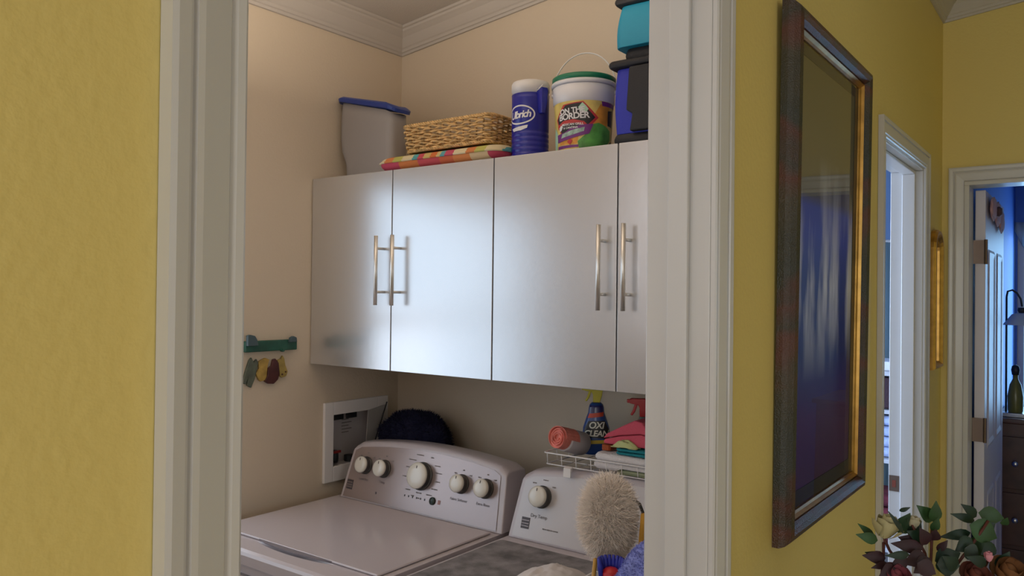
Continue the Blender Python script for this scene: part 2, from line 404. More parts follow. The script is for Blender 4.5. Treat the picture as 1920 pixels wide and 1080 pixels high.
# ---------------------------------------------------------------- washer and dryer
def ztop(y, c, base): return base + .028 * (1 - ((y - c) / .33) ** 2)
def console_bm(yc, W, base, back=1.89, inset=0, front=0.0, skip_back=False):
    bm = nb(); rows = []
    prof = [(1.755, 0), (1.768, .25), (1.781, .50), (1.794, .75), (1.8035, .93), (1.811, .985), (1.824, 1.0), (1.865, .995), (back, .97), (back, 0)]
    n = 22
    for i in range(n + 1):
        s = i / n; row = []
        for a, h in prof:
            y = yc + (.5 - s) * (W - 2 * inset) * (1 - .055 * h)
            ht = ztop(y, yc, base)
            edge = min(s, 1 - s) * W
            if edge < .02 and h > .9: ht -= (.02 - edge) ** 2 * 28
            z = .9365 + (ht - .9365) * h
            if a < 1.808: a = 1.755 + .0485 * (z - .935) / .172
            elif h > .98 and a < 1.85: a = max(a, 1.755 + .0485 * (ht - .935) / .172 + (.004 if a < 1.815 else .016))
            row.append((a, y, z))
        rows.append(row)
    loft(bm, rows, closed_u=True, caps=True)
    return bm
def face_pt(y, z, off=0):
    """point on the sloping console face"""
    f = (z - .935) / .172
    return Vector((1.755 + .0485 * f - .963 * off, y, z + .27 * off))
FN = Vector((-.963, 0, .27)); FU = Vector((0, -1, 0)); FV = Vector((.27, 0, .963))
def panel_bm(y0, y1, yc, base, off=.0022):
    bm = nb(); rows = []
    for i in range(25):
        s = i / 24; row = []
        for h in (0, .25, .5, .75, 1):
            y = yc + (y0 + (y1 - y0) * s - yc) * (1 - .05 * h)
            top = ztop(y, yc, base) - .017
            edge = min(s, 1 - s) * abs(y1 - y0)
            if edge < .02: top -= (.02 - edge) ** 2 * 22
            z = .943 + (top - .943) * h
            row.append(face_pt(y, z, off))
        rows.append(row)
    R = loft(bm, rows); return bm
def knob(parent, y, z, r, name='knob'):
    c = face_pt(y, z, .0022)
    bm = nb(); lathe(bm, [(r * 1.06, 0), (r * 1.06, .004), (r * .97, .006), (r * .95, .020)], c, 32, FN)
    k = obj(name, bm, mat('charcoal_knob_skirt', (.05, .05, .05), .35), parent, smooth=False)
    bm = nb(); lathe(bm, [(r * .97, .020), (r * .99, .024), (r * .95, .0275), (r * .80, .0300), (r * .5, .0315), (r * .02, .032)], c, 32, FN)
    obj('knob_cap', bm, KNOBW, k, smooth=True)
    o = c + FN * .0312 + FV * r * .62
    bm = nb(); prism(bm, [(-.0012, -.004), (.0012, -.004), (.0012, .004), (-.0012, .004)], o, FU, FV, FN, .0008)
    obj('pointer', bm, INK, k)
    return k
def print_on(parent, s, y, z, size, name='printed_word', m=INK, off=.0030):
    bm = text_bm(s, size); o = face_pt(y, z, off)
    mapped(bm, lambda u, v: o + FU * u + FV * v); return obj(name, bm, m, parent, recalc=False)
def tick(parent, y, z, w_, h_, name='printed_mark', m=INK):
    bm = nb(); prism(bm, [(-w_ / 2, -h_ / 2), (w_ / 2, -h_ / 2), (w_ / 2, h_ / 2), (-w_ / 2, h_ / 2)], face_pt(y, z, .0026), FU, FV, FN, .0004)
    return obj(name, bm, m, parent)
def badge(parent, y, z):
    bm = nb(); prism(bm, [(-.013, -.015), (.013, -.015), (.013, .015), (-.013, .015)], face_pt(y, z, .0022), FU, FV, FN, .0012)
    b = obj('badge', bm, mat('badge_charcoal', (.07, .06, .07), .4), parent)
    for q in (.007, -.001, -.008):
        bm = nb(); prism(bm, [(-.012, q - .0010), (.012, q - .0010), (.012, q + .0010), (-.012, q + .0010)], face_pt(y, z, .0035), FU, FV, FN, .0004)
        obj('badge_line', bm, PANEL, b)
def marks(parent, yc, zc_, r, spec):
    for ang, wd in spec:
        a = math.radians(ang); yy = yc - r * math.sin(a); zz = zc_ + r * math.cos(a) * .95
        bm = nb(); o = face_pt(yy, zz, .0026)
        x = -wd / 2; k = 0; rng = random.Random(int(ang * 7) + 3)
        while x < wd / 2:
            l = rng.uniform(.0018, .004); h = rng.choice((.0022, .0030, .0036))
            prism(bm, [(x, -h / 2), (min(x + l * .75, wd / 2), -h / 2), (min(x + l * .75, wd / 2), h / 2), (x, h / 2)], o, FU, FV, FN, .0003); x += l
        obj('printed_mark', bm, mat('faint_grey_ink', (.20, .18, .18), .7), parent)

# washer
wa = thing('washing_machine', 'white top-loading washer with five knobs on a silver-grey console', 'washing machine', (1.6, 1.67, 0))
bm = nb(); bx(bm, 1.25, 1.89, 1.335, 2.005, .03, .898); obj('body', bm, WHITEAPP, wa, bevel=.012, seg=3)
for fx in (1.30, 1.85):
    for fy in (1.39, 1.95): 
        bm = nb(); lathe(bm, [(.02, 0), (.02, .03)], (fx, fy, 0), 12); obj('foot', bm, DARK, wa)
# deck with a scooped front lip (recess under the lid)
bm = nb()
def scoop(y): 
    t = (y - 1.655) / .155
    return .030 * max(0, 1 - t * t)
ys = [2.008 - (2.008 - 1.332) * i / 40 for i in range(41)]
rows = []
for y in ys:
    s_ = scoop(y)
    rows.append([(1.238, y, .900), (1.236, y, .925), (1.240, y, .932), (1.25, y, .9355), (1.306 - s_ * .6, y, .9365), (1.309, y, .9365 - s_ * .55), (1.312, y, .9365), (1.905, y, .9365), (1.905, y, .900)])
loft(bm, rows, closed_u=True, caps=True)
obj('deck', bm, WHITEAPP, wa, smooth=False)
bm = nb(); bx(bm, 1.312, 1.742, 1.352, 1.988, .9372, .9435)
obj('lid', bm, WHITEAPP, wa, bevel=.004, seg=3)
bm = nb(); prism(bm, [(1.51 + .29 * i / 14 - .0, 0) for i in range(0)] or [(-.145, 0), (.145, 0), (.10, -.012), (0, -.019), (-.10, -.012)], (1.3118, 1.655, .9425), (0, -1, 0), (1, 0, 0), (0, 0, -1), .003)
obj('lid_grip_painted_shade', bm, mat('grip_shade_grey', (.22, .20, .23), .5), wa)  # grey plate paints the shade of the grip recess on white enamel
bm = nb(); bx(bm, 1.2455, 1.2495, 1.345, 1.995, .868, .872); obj('front_seam', bm, mat('seam_grey', (.2, .19, .2), .6), wa)
obj('console', console_bm(1.655, .662, 1.107), WHITEAPP, wa, smooth=False, bevel=.004, seg=2)
obj('control_panel', panel_bm(1.972, 1.345, 1.655, 1.107), PANEL, wa, smooth=True)
for y, r in ((1.896, .0265), (1.813, .0265), (1.652, .040), (1.495, .0265), (1.405, .0265)): knob(wa, y, 1.046, r)
print_on(wa, 'Load Size', 1.893, 1.004, .0105); print_on(wa, 'Temp', 1.811, 1.006, .0105)
print_on(wa, 'Fabric Softener', 1.495, 1.002, .0105); print_on(wa, 'Extra Rinse', 1.405, 1.003, .0105)
marks(wa, 1.652, 1.046, .066, [(-20, .028), (25, .012), (55, .022), (75, .026), (97, .018), (118, .024), (140, .022), (-48, .030), (-72, .018), (-98, .028), (-135, .020), (180, .014), (-160, .012)])
for y in (1.896, 1.813, 1.495, 1.405): marks(wa, y, 1.046, .040, [(-45, .010), (0, .006), (45, .010)])
for i in range(6): tick(wa, 1.706 - .0165 * i, .983, .0035, .0055, 'indicator_light', DARK)
marks(wa, 1.652, .998, 0, [(0, .022)])
c = face_pt(1.592, .984, .002); bm = nb(); lathe(bm, [(.0115, 0), (.0115, .003), (.010, .005), (.0004, .006)], c, 24, FN)
obj('start_button', bm, mat('dark_green_button', (.012, .03, .025), .3), wa, smooth=True)
tick(wa, 1.566, .984, .010, .012, 'printed_mark', mat('faint_red_ink', (.34, .20, .20), .7))
badge(wa, 1.950, .981); tick(wa, 1.828, .972, .005, .007)

# dryer
dr = thing('clothes_dryer', 'white dryer beside the right doorway trim, mostly behind the fluffy duster', 'dryer', (1.6, .965, 0))
obj('body', box_bm(1.25, 1.89, .632, 1.310, .03, .905), WHITEAPP, dr, bevel=.012, seg=3)
obj('top_panel', box_bm(1.238, 1.905, .628, 1.314, .9055, .9365), WHITEAPP, dr, bevel=.006, seg=3)
for fx in (1.30, 1.85):
    for fy in (.69, 1.25): 
        bm = nb(); lathe(bm, [(.02, 0), (.02, .03)], (fx, fy, 0), 12); obj('foot', bm, DARK, dr)
obj('console', console_bm(.970, .668, 1.110), WHITEAPP, dr, smooth=False, bevel=.004, seg=2)
obj('control_panel', panel_bm(1.290, .650, .970, 1.110), mat('silver_white_panel', (.56, .53, .54), .3, metal=.2), dr, smooth=True)
knob(dr, 1.212, 1.053, .0285); knob(dr, .80, 1.053, .040)
marks(dr, 1.212, 1.053, .046, [(-42, .012), (5, .016), (48, .012)])
print_on(dr, 'Dry Temp', 1.212, 1.003, .013)
badge(dr, 1.252, .981); marks(dr, 1.17, .975, 0, [(0, .05)])
bm = nb(); prism(bm, [(-.035, -.002), (.035, -.002), (.035, .002), (-.035, .002)], (1.238, .97, .60), (0, 1, 0), (0, 0, 1), (-1, 0, 0), .02)
obj('door_handle', bm, WPLAS, dr)
# mottled mat on the dryer
MATG = mat('mottled_grey_mat', (.20, .19, .20), .8, var=.45, vscale=18, bump=.3, bscale=300)
bm = nb(); prism(bm, rrect(1.245, 1.715, .70, 1.296, .015, 3), (0, 0, .9372), (1, 0, 0), (0, 1, 0), (0, 0, 1), .004)
tag(obj('dryer_mat', bm, MATG, bevel=.0012), 'grey mottled mat lying on the dryer top', 'mat')
# ---------------------------------------------------------------- wall outlet box and card
ob = thing('washer_outlet_box', 'white recessed washer outlet box in the left wall beside the washer console', 'outlet box', (1.89, 2.06, .965))
bm = nb()
for a0, a1, z0, z1 in ((1.750, 1.789, .968, 1.234), (1.991, 2.040, .968, 1.234), (1.789, 1.991, .968, 1.019), (1.789, 1.991, 1.191, 1.234)): bx(bm, a0, a1, 2.058, 2.0695, z0, z1)
obj('flange', bm, WPLAS, ob, bevel=.002)
GREYIN = mat('grey_box_liner', (.50, .47, .48), .5)
bm = nb(); bx(bm, 1.786, 1.994, 2.112, 2.117, 1.016, 1.194); bx(bm, 1.786, 1.789, 2.07, 2.112, 1.016, 1.194); bx(bm, 1.991, 1.994, 2.07, 2.112, 1.016, 1.194); bx(bm, 1.789, 1.991, 2.07, 2.112, 1.016, 1.019); bx(bm, 1.789, 1.991, 2.07, 2.112, 1.191, 1.194)
obj('liner', bm, GREYIN, ob)
for a in (1.808, 1.868):
    obj('vent_slot', box_bm(a, a + .046, 2.083, 2.088, 1.168, 1.186), DARK, ob, bevel=.001)
for a, m_ in ((1.825, mat('red_valve', (.3, .03, .03), .4)), (1.955, mat('blue_valve', (.03, .05, .3), .4))):
    bm = nb(); lathe(bm, [(.011, 0), (.013, .01), (.013, .035), (.008, .04)], (a, 2.094, 1.024), 14); vv = obj('valve', bm, DARK, ob, smooth=True)
    bm = nb(); bx(bm, a - .016, a + .016, 2.080, 2.086, 1.056, 1.064); obj('valve_lever', bm, m_, vv)
bm = nb(); lathe(bm, [(.02, 0), (.02, .02)], (1.89, 2.090, 1.0195), 16); obj('drain_cup', bm, DARK, ob)
for i in range(5):
    obj('printed_mark', box_bm(1.87, 1.87 + .045 * (1 if i % 2 else .7), 2.1112, 2.1118, 1.115 + i * .011, 1.118 + i * .011), mat('faint_grey_ink', (.20, .18, .18), .7), ob)
cd = thing('leaning_panel', 'thin pale panel with a dark slanted edge leaning beside the outlet box', 'panel', (1.99, 2.05, .90))
o_ = (0, 2.048, 0)
bm = nb(); prism(bm, [(1.935, 1.192), (2.016, 1.204), (1.886, .90), (1.855, .90), (1.925, 1.06)], o_, (1, 0, 0), (0, 0, 1), (0, 1, 0), .003); obj('sheet', bm, mat('pale_grey_card', (.40, .38, .37), .6), cd)
bm = nb(); tube(bm, [(2.022, 2.046, 1.2135), (1.8885, 2.046, .90)], .0022, 6); obj('edge_strip', bm, DARK, cd)

# ---------------------------------------------------------------- wall rack and hanging cut-outs
GREEN = mat('dark_green_paint', (.018, .09, .065), .5, var=.25, vscale=30)
SLATE = mat('slate_blue_paint', (.06, .10, .12), .5)
rk = thing('wall_rack', 'small dark green rack with slate end pieces on the laundry left wall', 'rack', (1.53, 2.06, 1.42))
obj('plank', box_bm(1.437, 1.627, 2.050, 2.0695, 1.4185, 1.4515), GREEN, rk, bevel=.003)
bm = nb(); prism(bm, [(1.437, 1.438), (1.474, 1.438), (1.470, 1.456), (1.462, 1.468), (1.446, 1.472), (1.437, 1.470)], (0, 2.038, 0), (1, 0, 0), (0, 0, 1), (0, 1, 0), .012); obj('end_piece', bm, SLATE, rk, bevel=.002)
bm = nb(); prism(bm, [(1.590, 1.444), (1.618, 1.444), (1.616, 1.458), (1.604, 1.463), (1.593, 1.458)], (0, 2.038, 0), (1, 0, 0), (0, 0, 1), (0, 1, 0), .012); obj('end_piece', bm, SLATE, rk, bevel=.002)
bm = nb(); lathe(bm, [(.005, 0), (.005, .012)], (1.565, 2.05, 1.420), 10, (0, -1, 0)); obj('peg', bm, GREEN, rk)
def cut(name, poly, m, parent, y=2.060, d=.009):
    bm = nb(); prism(bm, poly, (0, y, 0), (1, 0, 0), (0, 0, 1), (0, 1, 0), d); return obj(name, bm, m, parent, bevel=.0015)
t = thing('wooden_cutout', 'grey-green forked wooden cut-out on the wall, leftmost below the green rack', 'wall ornament', (1.46, 2.06, 1.31))
cut('fork', [(1.436, 1.327), (1.446, 1.322), (1.455, 1.341), (1.452, 1.318), (1.466, 1.310), (1.478, 1.335), (1.490, 1.385), (1.484, 1.396), (1.474, 1.386), (1.466, 1.402), (1.458, 1.392), (1.447, 1.362)], mat('grey_green_wood', (.10, .12, .09), .6, var=.3, vscale=40), t)
t = thing('wooden_cutout', 'yellow and brown wooden cut-out on the wall, in the middle below the green rack', 'wall ornament', (1.52, 2.06, 1.31))
cut('yellow_shape', [(1.482, 1.352), (1.493, 1.332), (1.500, 1.326), (1.520, 1.330), (1.524, 1.372), (1.530, 1.392), (1.516, 1.398), (1.500, 1.392), (1.490, 1.386), (1.494, 1.366)], mat('ochre_paint', (.42, .28, .07), .5, var=.3, vscale=35), t)
cut('brown_shape', [(1.522, 1.344), (1.512, 1.326), (1.524, 1.318), (1.545, 1.316), (1.560, 1.328), (1.566, 1.345), (1.562, 1.380), (1.550, 1.394), (1.541, 1.392), (1.536, 1.372), (1.524, 1.366)], mat('maroon_brown_paint', (.07, .02, .02), .5, var=.3, vscale=35), t, y=2.056)
t = thing('wooden_cutout', 'dull yellow banner-shaped wooden cut-out on the wall, rightmost below the rack', 'wall ornament', (1.58, 2.06, 1.33))
cut('banner', [(1.560, 1.388), (1.576, 1.392), (1.580, 1.402), (1.586, 1.392), (1.590, 1.372), (1.600, 1.350), (1.594, 1.336), (1.578, 1.332), (1.570, 1.338), (1.568, 1.356)], mat('dull_yellow_paint', (.38, .28, .08), .5, var=.2, vscale=35), t)
bm = nb()
for a, z in ((1.577, 1.343), (1.590, 1.350)): lathe(bm, [(.0028, 0), (.0028, .002)], (a, 2.0595, z), 10, (0, -1, 0))
obj('painted_spot', bm, mat('maroon_brown_paint', (.07, .02, .02), .5), t)

# ---------------------------------------------------------------- things on top of the cabinets (top at z = 1.970)
TOP = 1.9712
# storage canister
cn = thing('storage_canister', 'tall frosted plastic canister with a slanted dark blue lid in the corner', 'container', (1.825, 1.925, TOP))
FROST = mat('frosted_plastic', (.42, .40, .40), .38, trans=.25)
levels = [(0, 2.018, 1.816), (.010, 2.022, 1.812), (.055, 2.026, 1.810), (.075, 2.034, 1.808), (.10, 2.046, 1.806), (.15, 2.052, 1.803), (.21, 2.052, 1.801), (.26, 2.046, 1.800)]
levels = [(h, yh, 1.804) for h, yh, yl in levels]
rows = []
for h, yh, yl in levels:
    row = []
    for x, y in rrect(1.785, 1.868, yl, yh, .026, 5):
        zz = TOP + h
        if h > .25: zz = TOP + .199 + .062 * (1 - (1 - max(0, (y - 1.800) / .256)) ** 2.2)
        elif h > .2: zz = TOP + .165 + .050 * (1 - (1 - max(0, (y - 1.800) / .256)) ** 2.2)
        elif h > .14: zz = TOP + .14
        row.append((x, y, zz))
    rows.append(row)
bm = nb(); loft(bm, rows, closed_u=True, caps=True); obj('canister_body', bm, FROST, cn, smooth=True)
def lz(y, k): return TOP + .2025 + .062 * (1 - (1 - min(1, max(0, (y - 1.790) / .272))) ** 2.2) + k + .004 * math.sin(max(0, min(1, (y - 1.79) / .27)) * PI)
rows = [[(x, y, lz(y, 0)) for x, y in rrect(1.777, 1.876, 1.792, 2.060, .032, 6)], [(x, y, lz(y, .012)) for x, y in rrect(1.775, 1.878, 1.790, 2.062, .032, 6)], [(x, y, lz(y, .0165)) for x, y in rrect(1.783, 1.870, 1.798, 2.054, .028, 6)]]
bm = nb(); loft(bm, rows, closed_u=True, caps=True); obj('lid', bm, mat('navy_lid', (.02, .05, .28), .35), cn, smooth=False)

# striped cushion
STR = ramp_mat('striped_fabric', [(0, (.62, .16, .04)), (.08, (.60, .44, .16)), (.17, (.55, .07, .10)), (.25, (.10, .36, .38)), (.32, (.68, .58, .36)), (.45, (.50, .48, .12)), (.56, (.64, .22, .07)), (.66, (.72, .62, .40)), (.80, (.55, .08, .14)), (.90, (.12, .38, .42)), (.95, (.66, .50, .22))], 'Y', .85, 3.1, .10, 5, bump=.4)
STR2 = ramp_mat('striped_fabric_underside', [(0, (.55, .08, .10)), (.22, (.62, .20, .06)), (.40, (.55, .07, .13)), (.60, (.66, .50, .30)), (.74, (.66, .24, .08)), (.88, (.60, .14, .06))], 'Y', .85, 2.3, .12, 5, bump=.4)
cu = thing('seat_cushion', 'flat seat cushion in orange, pink and teal stripes under the basket', 'cushion', (1.88, 1.55, TOP))
def cush(z0, z1, zm):
    bm = nb(); rows = []
    for k in range(7):
        f = k / 6; inset = .030 * f ** 2.2
        z = zm + (z1 - zm) * math.sin(f * PI / 2) if z1 > zm else zm + (z1 - zm) * math.sin(f * PI / 2)
        rows.append([(x, y, z + .003 * math.sin(y * 35 + x * 11) * f) for x, y in rrect(1.705 + inset, 2.06 - inset, 1.312 + inset, 1.794 - inset, .05, 6)])
    loft(bm, rows, closed_u=True); bm.faces.new(bm.verts[-28:]) if False else None
    bm.verts.ensure_lookup_table(); bm.faces.new(bm.verts[-len(rows[0]):]); return bm
obj('cover_top', cush(0, TOP + .046, TOP + .025), STR, cu, smooth=True)
obj('cover_underside', cush(0, TOP + .003, TOP + .026), STR2, cu, smooth=True)
bm = nb(); tube(bm, [(x, y, TOP + .026) for x, y in rrect(1.704, 2.061, 1.311, 1.795, .05, 6)], .0035, 6, closed=True); obj('piping', bm, STR, cu, smooth=True)

# wicker basket
WICK = mat('honey_wicker', (.66, .42, .17), .42, var=.35, vscale=60, coat=.15)
WICKD = mat('dark_wicker_stake', (.34, .19, .07), .5, var=.3, vscale=60)
bz = TOP + .052
bk = thing('wicker_basket', 'shallow honey-coloured wicker basket on top of the striped cushion', 'basket', (1.86, 1.52, bz))
bt = bm = nb()
def peri(f, h):
    """rounded rectangular path, f in 0..1, h = height fraction (flares outwards)"""
    g = .010 * (1 - h); x0, x1, y0, y1 = 1.728 + g, 1.965 - g, 1.362 + g, 1.700 - g; r = .022
    Lx, Ly = x1 - x0 - 2 * r, y1 - y0 - 2 * r; q = PI * r / 2; P = 2 * (Lx + Ly) + 4 * q; s = (f % 1) * P
    for kind, L in ((0, Ly), (1, q), (2, Lx), (3, q), (4, Ly), (5, q), (6, Lx), (7, q)):
        if s <= L: break
        s -= L
    if kind == 0: return Vector((x0, y0 + r + s, 0)), Vector((-1, 0, 0))
    if kind == 2: return Vector((x0 + r + s, y1, 0)), Vector((0, 1, 0))
    if kind == 4: return Vector((x1, y1 - r - s, 0)), Vector((1, 0, 0))
    if kind == 6: return Vector((x1 - r - s, y0, 0)), Vector((0, -1, 0))
    a = s / r
    cx, cy, a0 = {1: (x0 + r, y1 - r, PI), 3: (x1 - r, y1 - r, PI / 2), 5: (x1 - r, y0 + r, 0), 7: (x0 + r, y0 + r, -PI / 2)}[kind]
    an = a0 - a; n_ = Vector((math.cos(an), math.sin(an), 0)); return Vector((cx, cy, 0)) + n_ * r, n_
NS = 44; H = .082
rows_n = 9
for j in range(rows_n):
    h = .12 + .74 * j / (rows_n - 1); pts = []
    for i in range(NS * 6):
        f = i / (NS * 6); p, n_ = peri(f, h); sgn = 1 if j % 2 else -1
        off = math.sin(f * NS * PI) * .0045 * sgn
        pts.append(p + n_ * off + Vector((0, 0, bz + h * H + .0015 * math.sin(f * NS * PI + j))))
    tube(bm, pts, .0036, 5, closed=True)
o_ = obj('weave', bm, WICK, bk, smooth=True); o_['kind'] = 'stuff'
bm = nb()
for i in range(NS):
    p0, n0 = peri((i + .0) / NS, .02); p1, n1 = peri((i + .0) / NS, .96)
    tube(bm, [p0 + Vector((0, 0, bz + .006)), p1 + Vector((0, 0, bz + H * .95))], .0028, 5)
o_ = obj('stake', bm, WICKD, bk, smooth=True); o_['kind'] = 'stuff'
for nm, h, rr in (('top_rim', .97, .0058), ('bottom_rim', .07, .0055)):
    bm = nb()
    for ph in range(3):
        pts = []
        for i in range(260):
            f = i / 260; p, n_ = peri(f, h); a = f * 2 * PI * 40 + ph * 2 * PI / 3
            pts.append(p + n_ * math.cos(a) * .0034 + Vector((0, 0, bz + h * H + math.sin(a) * .0034)))
        tube(bm, pts, .0030, 5, closed=True)
    obj(nm, bm, WICK, bk, smooth=True)
bm = nb(); prism(bm, rrect(1.742, 1.951, 1.376, 1.686, .02, 4), (0, 0, bz + .004), (1, 0, 0), (0, 1, 0), (0, 0, 1), .006); obj('base', bm, WICKD, bk)

# blue insulated jug
JC = Vector((1.79, 1.268, TOP)); JR = .0515
NAVY = mat('cobalt_blue_plastic', (.008, .012, .30), .30, coat=.2)
jg = thing('water_jug', 'cobalt blue insulated jug with white lid and white oval logo', 'jug', JC)
prof = [(JR - .004, 0), (JR, .004)]
for k in range(5):
    z = .018 + k * .014; prof += [(JR, z - .003), (JR - .0022, z), (JR, z + .003)]
prof += [(JR, .165), (JR + .001, .178)]
bm = nb(); lathe(bm, prof, JC, 48); b_ = obj('jug_body', bm, NAVY, jg, smooth=True)
bm = nb(); lathe(bm, [(JR - .001, .1785), (JR - .001, .187), (JR + .0012, .188), (JR + .0012, .207), (JR - .002, .213), (JR - .014, .217), (.001, .218)], JC, 48); obj('lid', bm, WPLAS, jg, smooth=True)
# spout + strap on the right
dv = Vector((-.35, -.94, 0)).normalized()
bm = nb(); c = JC + dv * (JR + .004)
loft(bm, [[c + dv * a * s_ + Vector((-dv.y, dv.x, 0)) * b * s_ + Vector((0, 0, z)) for a, b in ((-.016, -.014), (.014, -.011), (.014, .011), (-.016, .014))] for z, s_ in ((.120, .6), (.150, .9), (.182, 1.0), (.190, .9))], closed_u=True, caps=True)
obj('spout', bm, NAVY, jg, bevel=.003)
bm = nb(); tube(bm, [c + dv * -.02 + Vector((-.012, 0, .180)), c + Vector((-.014, 0, .186)), c + dv * .014 + Vector((-.010, 0, .195))], .0018, 6); obj('strap', bm, WPLAS, jg, smooth=True)
CAMD = math.atan2(-JC.y, -JC.x)                     # the side turned towards the doorway
def on_cyl(C, R, a0, tilt=0, off=.0006, taper=None):
    def f(u, v):
        u2, v2 = u * math.cos(tilt) - v * math.sin(tilt), u * math.sin(tilt) + v * math.cos(tilt)
        r = (R if taper is None else taper(v2)) + off; a = a0 + u2 / r
        return (C.x + r * math.cos(a), C.y + r * math.sin(a), C.z + v2)
    return f
la = CAMD + math.radians(-36)
jm = on_cyl(JC + Vector((0, 0, .118)), JR, la)
bm = nb()
def ring_bm(rx, ry, w1, n=48, a0=0, a1=2 * PI):
    bm = nb(); prev = None
    for i in range(n + 1):
        a = a0 + (a1 - a0) * i / n; ww = w1(a) if callable(w1) else w1
        p = bm.verts.new((rx * math.cos(a), ry * math.sin(a), 0)); q = bm.verts.new(((rx - ww) * math.cos(a), (ry - ww) * math.sin(a), 0))
        if prev: bm.faces.new((prev[0], p, q, prev[1]))
        prev = (p, q)
    return bm
WP = mat('white_print', (.75, .74, .76), .5)
obj('logo_ring', mapped(ring_bm(.046, .0265, .0040), jm), WP, b_, recalc=False)
bm = text_bm('Ulbrich', .0275, shear=.25, spacing=.84, bold=.0007)
bmesh.ops.subdivide_edges(bm, edges=[e_ for e_ in bm.edges if e_.calc_length() > .004], cuts=1)
obj('logo_text', mapped(bm, lambda u, v: on_cyl(JC + Vector((0, 0, .1175)), JR, la, tilt=.06, off=.0009)(u, v)), WP, b_, recalc=False)
obj('logo_bar', mapped(poly_bm([(-.030, -.036), (.026, -.029), (.024, -.037), (.006, -.043), (-.022, -.044)], maxlen=.008), jm), WP, b_, recalc=False)
obj('logo_bar_small', mapped(poly_bm([(-.020, -.0325), (.020, -.0275), (.018, -.029), (-.020, -.035)], maxlen=.008), on_cyl(JC + Vector((0, 0, .118)), JR, la, off=.001)), NAVY, b_, recalc=False)

# food pail
PC = Vector((1.826, 1.118, TOP)); PR = .0845
WPAIL = mat('white_pail_plastic', (.78, .77, .80), .3, coat=.2)
pl = thing('food_pail', 'white food pail with green lid, wire handle and colourful picture label', 'pail', PC)
rb, rtp = .072, .080
def prad(h): return rb + (rtp - rb) * h / .165
bm = nb(); lathe(bm, [(rb - .003, 0), (rb, .003), (prad(.138), .138), (prad(.138) + .0035, .140), (rtp + .0035, .180), (rtp + .001, .183)], PC, 64); pb = obj('pail_body', bm, WPAIL, pl, smooth=True)
bm = nb(); lathe(bm, [(rtp + .0015, .1835), (rtp + .007, .184), (rtp + .008, .190), (rtp + .006, .194), (rtp - .004, .194), (rtp - .006, .1885), (.001, .1885)], PC, 64)
obj('rim', bm, WPAIL, pl, smooth=True)
bm = nb(); lathe(bm, [(rtp - .005, .1945), (rtp + .005, .1950), (rtp + .0058, .207), (rtp + .001, .210), (.001, .210)], PC, 64); obj('lid', bm, mat('bottle_green_lid', (.015, .20, .10), .35), pl, smooth=True)
bm = nb(); hd = Vector((-.35, .94, 0)).normalized(); hd2 = Vector((-hd.y, hd.x, 0)); pts = []
for i in range(25):
    a = PI * i / 24; pts.append(PC + hd * math.cos(a) * (rtp + .008) + Vector((0, 0, .170 + math.sin(a) * .118)) + hd2 * math.sin(a) * -.02)
tube(bm, pts, .0018, 8); obj('wire_handle', bm, WPLAS, pl, smooth=True)
for s_ in (1, -1):
    bm = nb(); lathe(bm, [(.006, 0), (.006, .006)], PC + hd * s_ * (rtp + .002) + Vector((0, 0, .170)), 12, hd * s_); obj('handle_lug', bm, WPAIL, pl)
pa = math.atan2(-PC.y, -PC.x) 
def pm(off=.0008, tilt=0): 
    def f(u, v):
        u, v = u * 1.16 - .006, v * 1.06
        u2, v2 = u * math.cos(tilt) - v * math.sin(tilt), u * math.sin(tilt) + v * math.cos(tilt)
        r = prad(v2 + .075) + off; a = pa + u2 / r
        return (PC.x + r * math.cos(a), PC.y + r * math.sin(a), PC.z + v2 + .075)
    return f
def lab(name, poly, m, off, tilt=0):
    return obj(name, mapped(poly_bm(poly, maxlen=.012), pm(off, tilt)), m, pb, recalc=False)
YO = mat('label_orange', (.68, .30, .04), .4, var=.25, vscale=25); YL = mat('label_yellow', (.70, .55, .16), .4, var=.2, vscale=25)
PU = mat('label_purple', (.18, .03, .22), .4); BKL = mat('label_black', (.02, .018, .02), .4); RD = mat('label_red', (.50, .04, .04), .4)
GR = mat('label_green', (.10, .34, .07), .4, var=.6, vscale=22); MINT = mat('label_mint', (.45, .70, .52), .4)
lab('label', [(-.12, -.063), (.13, -.063), (.13, .058), (-.12, .058)], YL, .0006)
lab('label_orange_area', [(.030, -.020), (.062, -.018), (.078, .052), (.045, .050), (.025, .015)], YO, .0010)
lab('label_purple_block', [(.050, .046), (.13, .046), (.13, .057), (.048, .057)], PU, .0013)
lab('label_purple_patch', [(.068, .000), (.088, -.002), (.088, .040), (.068, .036)], BKL, .0013)
lab('label_green_dip', [(-.004, -.060), (.03, -.061), (.060, -.054), (.080, -.035), (.078, -.012), (.060, -.002), (.040, .004), (.022, -.002), (.010, -.025), (-.008, -.042)], GR, .0016)
lab('label_dark_bowl', [(.030, -.063), (.13, -.063), (.13, -.040), (.082, -.038), (.065, -.052)], BKL, .0019)
lab('label_orange_strip', [(-.058, -.048), (-.010, -.048), (-.006, -.030), (-.050, -.028)], YO, .0013)
lab('label_purple_strip', [(-.064, -.058), (-.006, -.056), (-.006, -.050), (-.064, -.050)], PU, .0013)
lab('label_green_stripes', [(-.10, -.062), (-.070, -.062), (-.064, -.020), (-.080, .0)], MINT, .0013)
lab('label_red_diamond', [(-.070, .016), (-.046, .050), (.004, .055), (.040, .016), (.006, -.022), (-.050, -.028)], RD, .0016)
lab('label_black_diamond', [(-.066, .016), (-.040, .048), (.000, .052), (.032, .016), (.002, -.016), (-.048, -.024)], BKL, .0021)
lab('label_agave', [(-.008, .040), (.002, .052), (.010, .044), (.016, .036), (.010, .026), (.000, .030)], MINT, .0026)
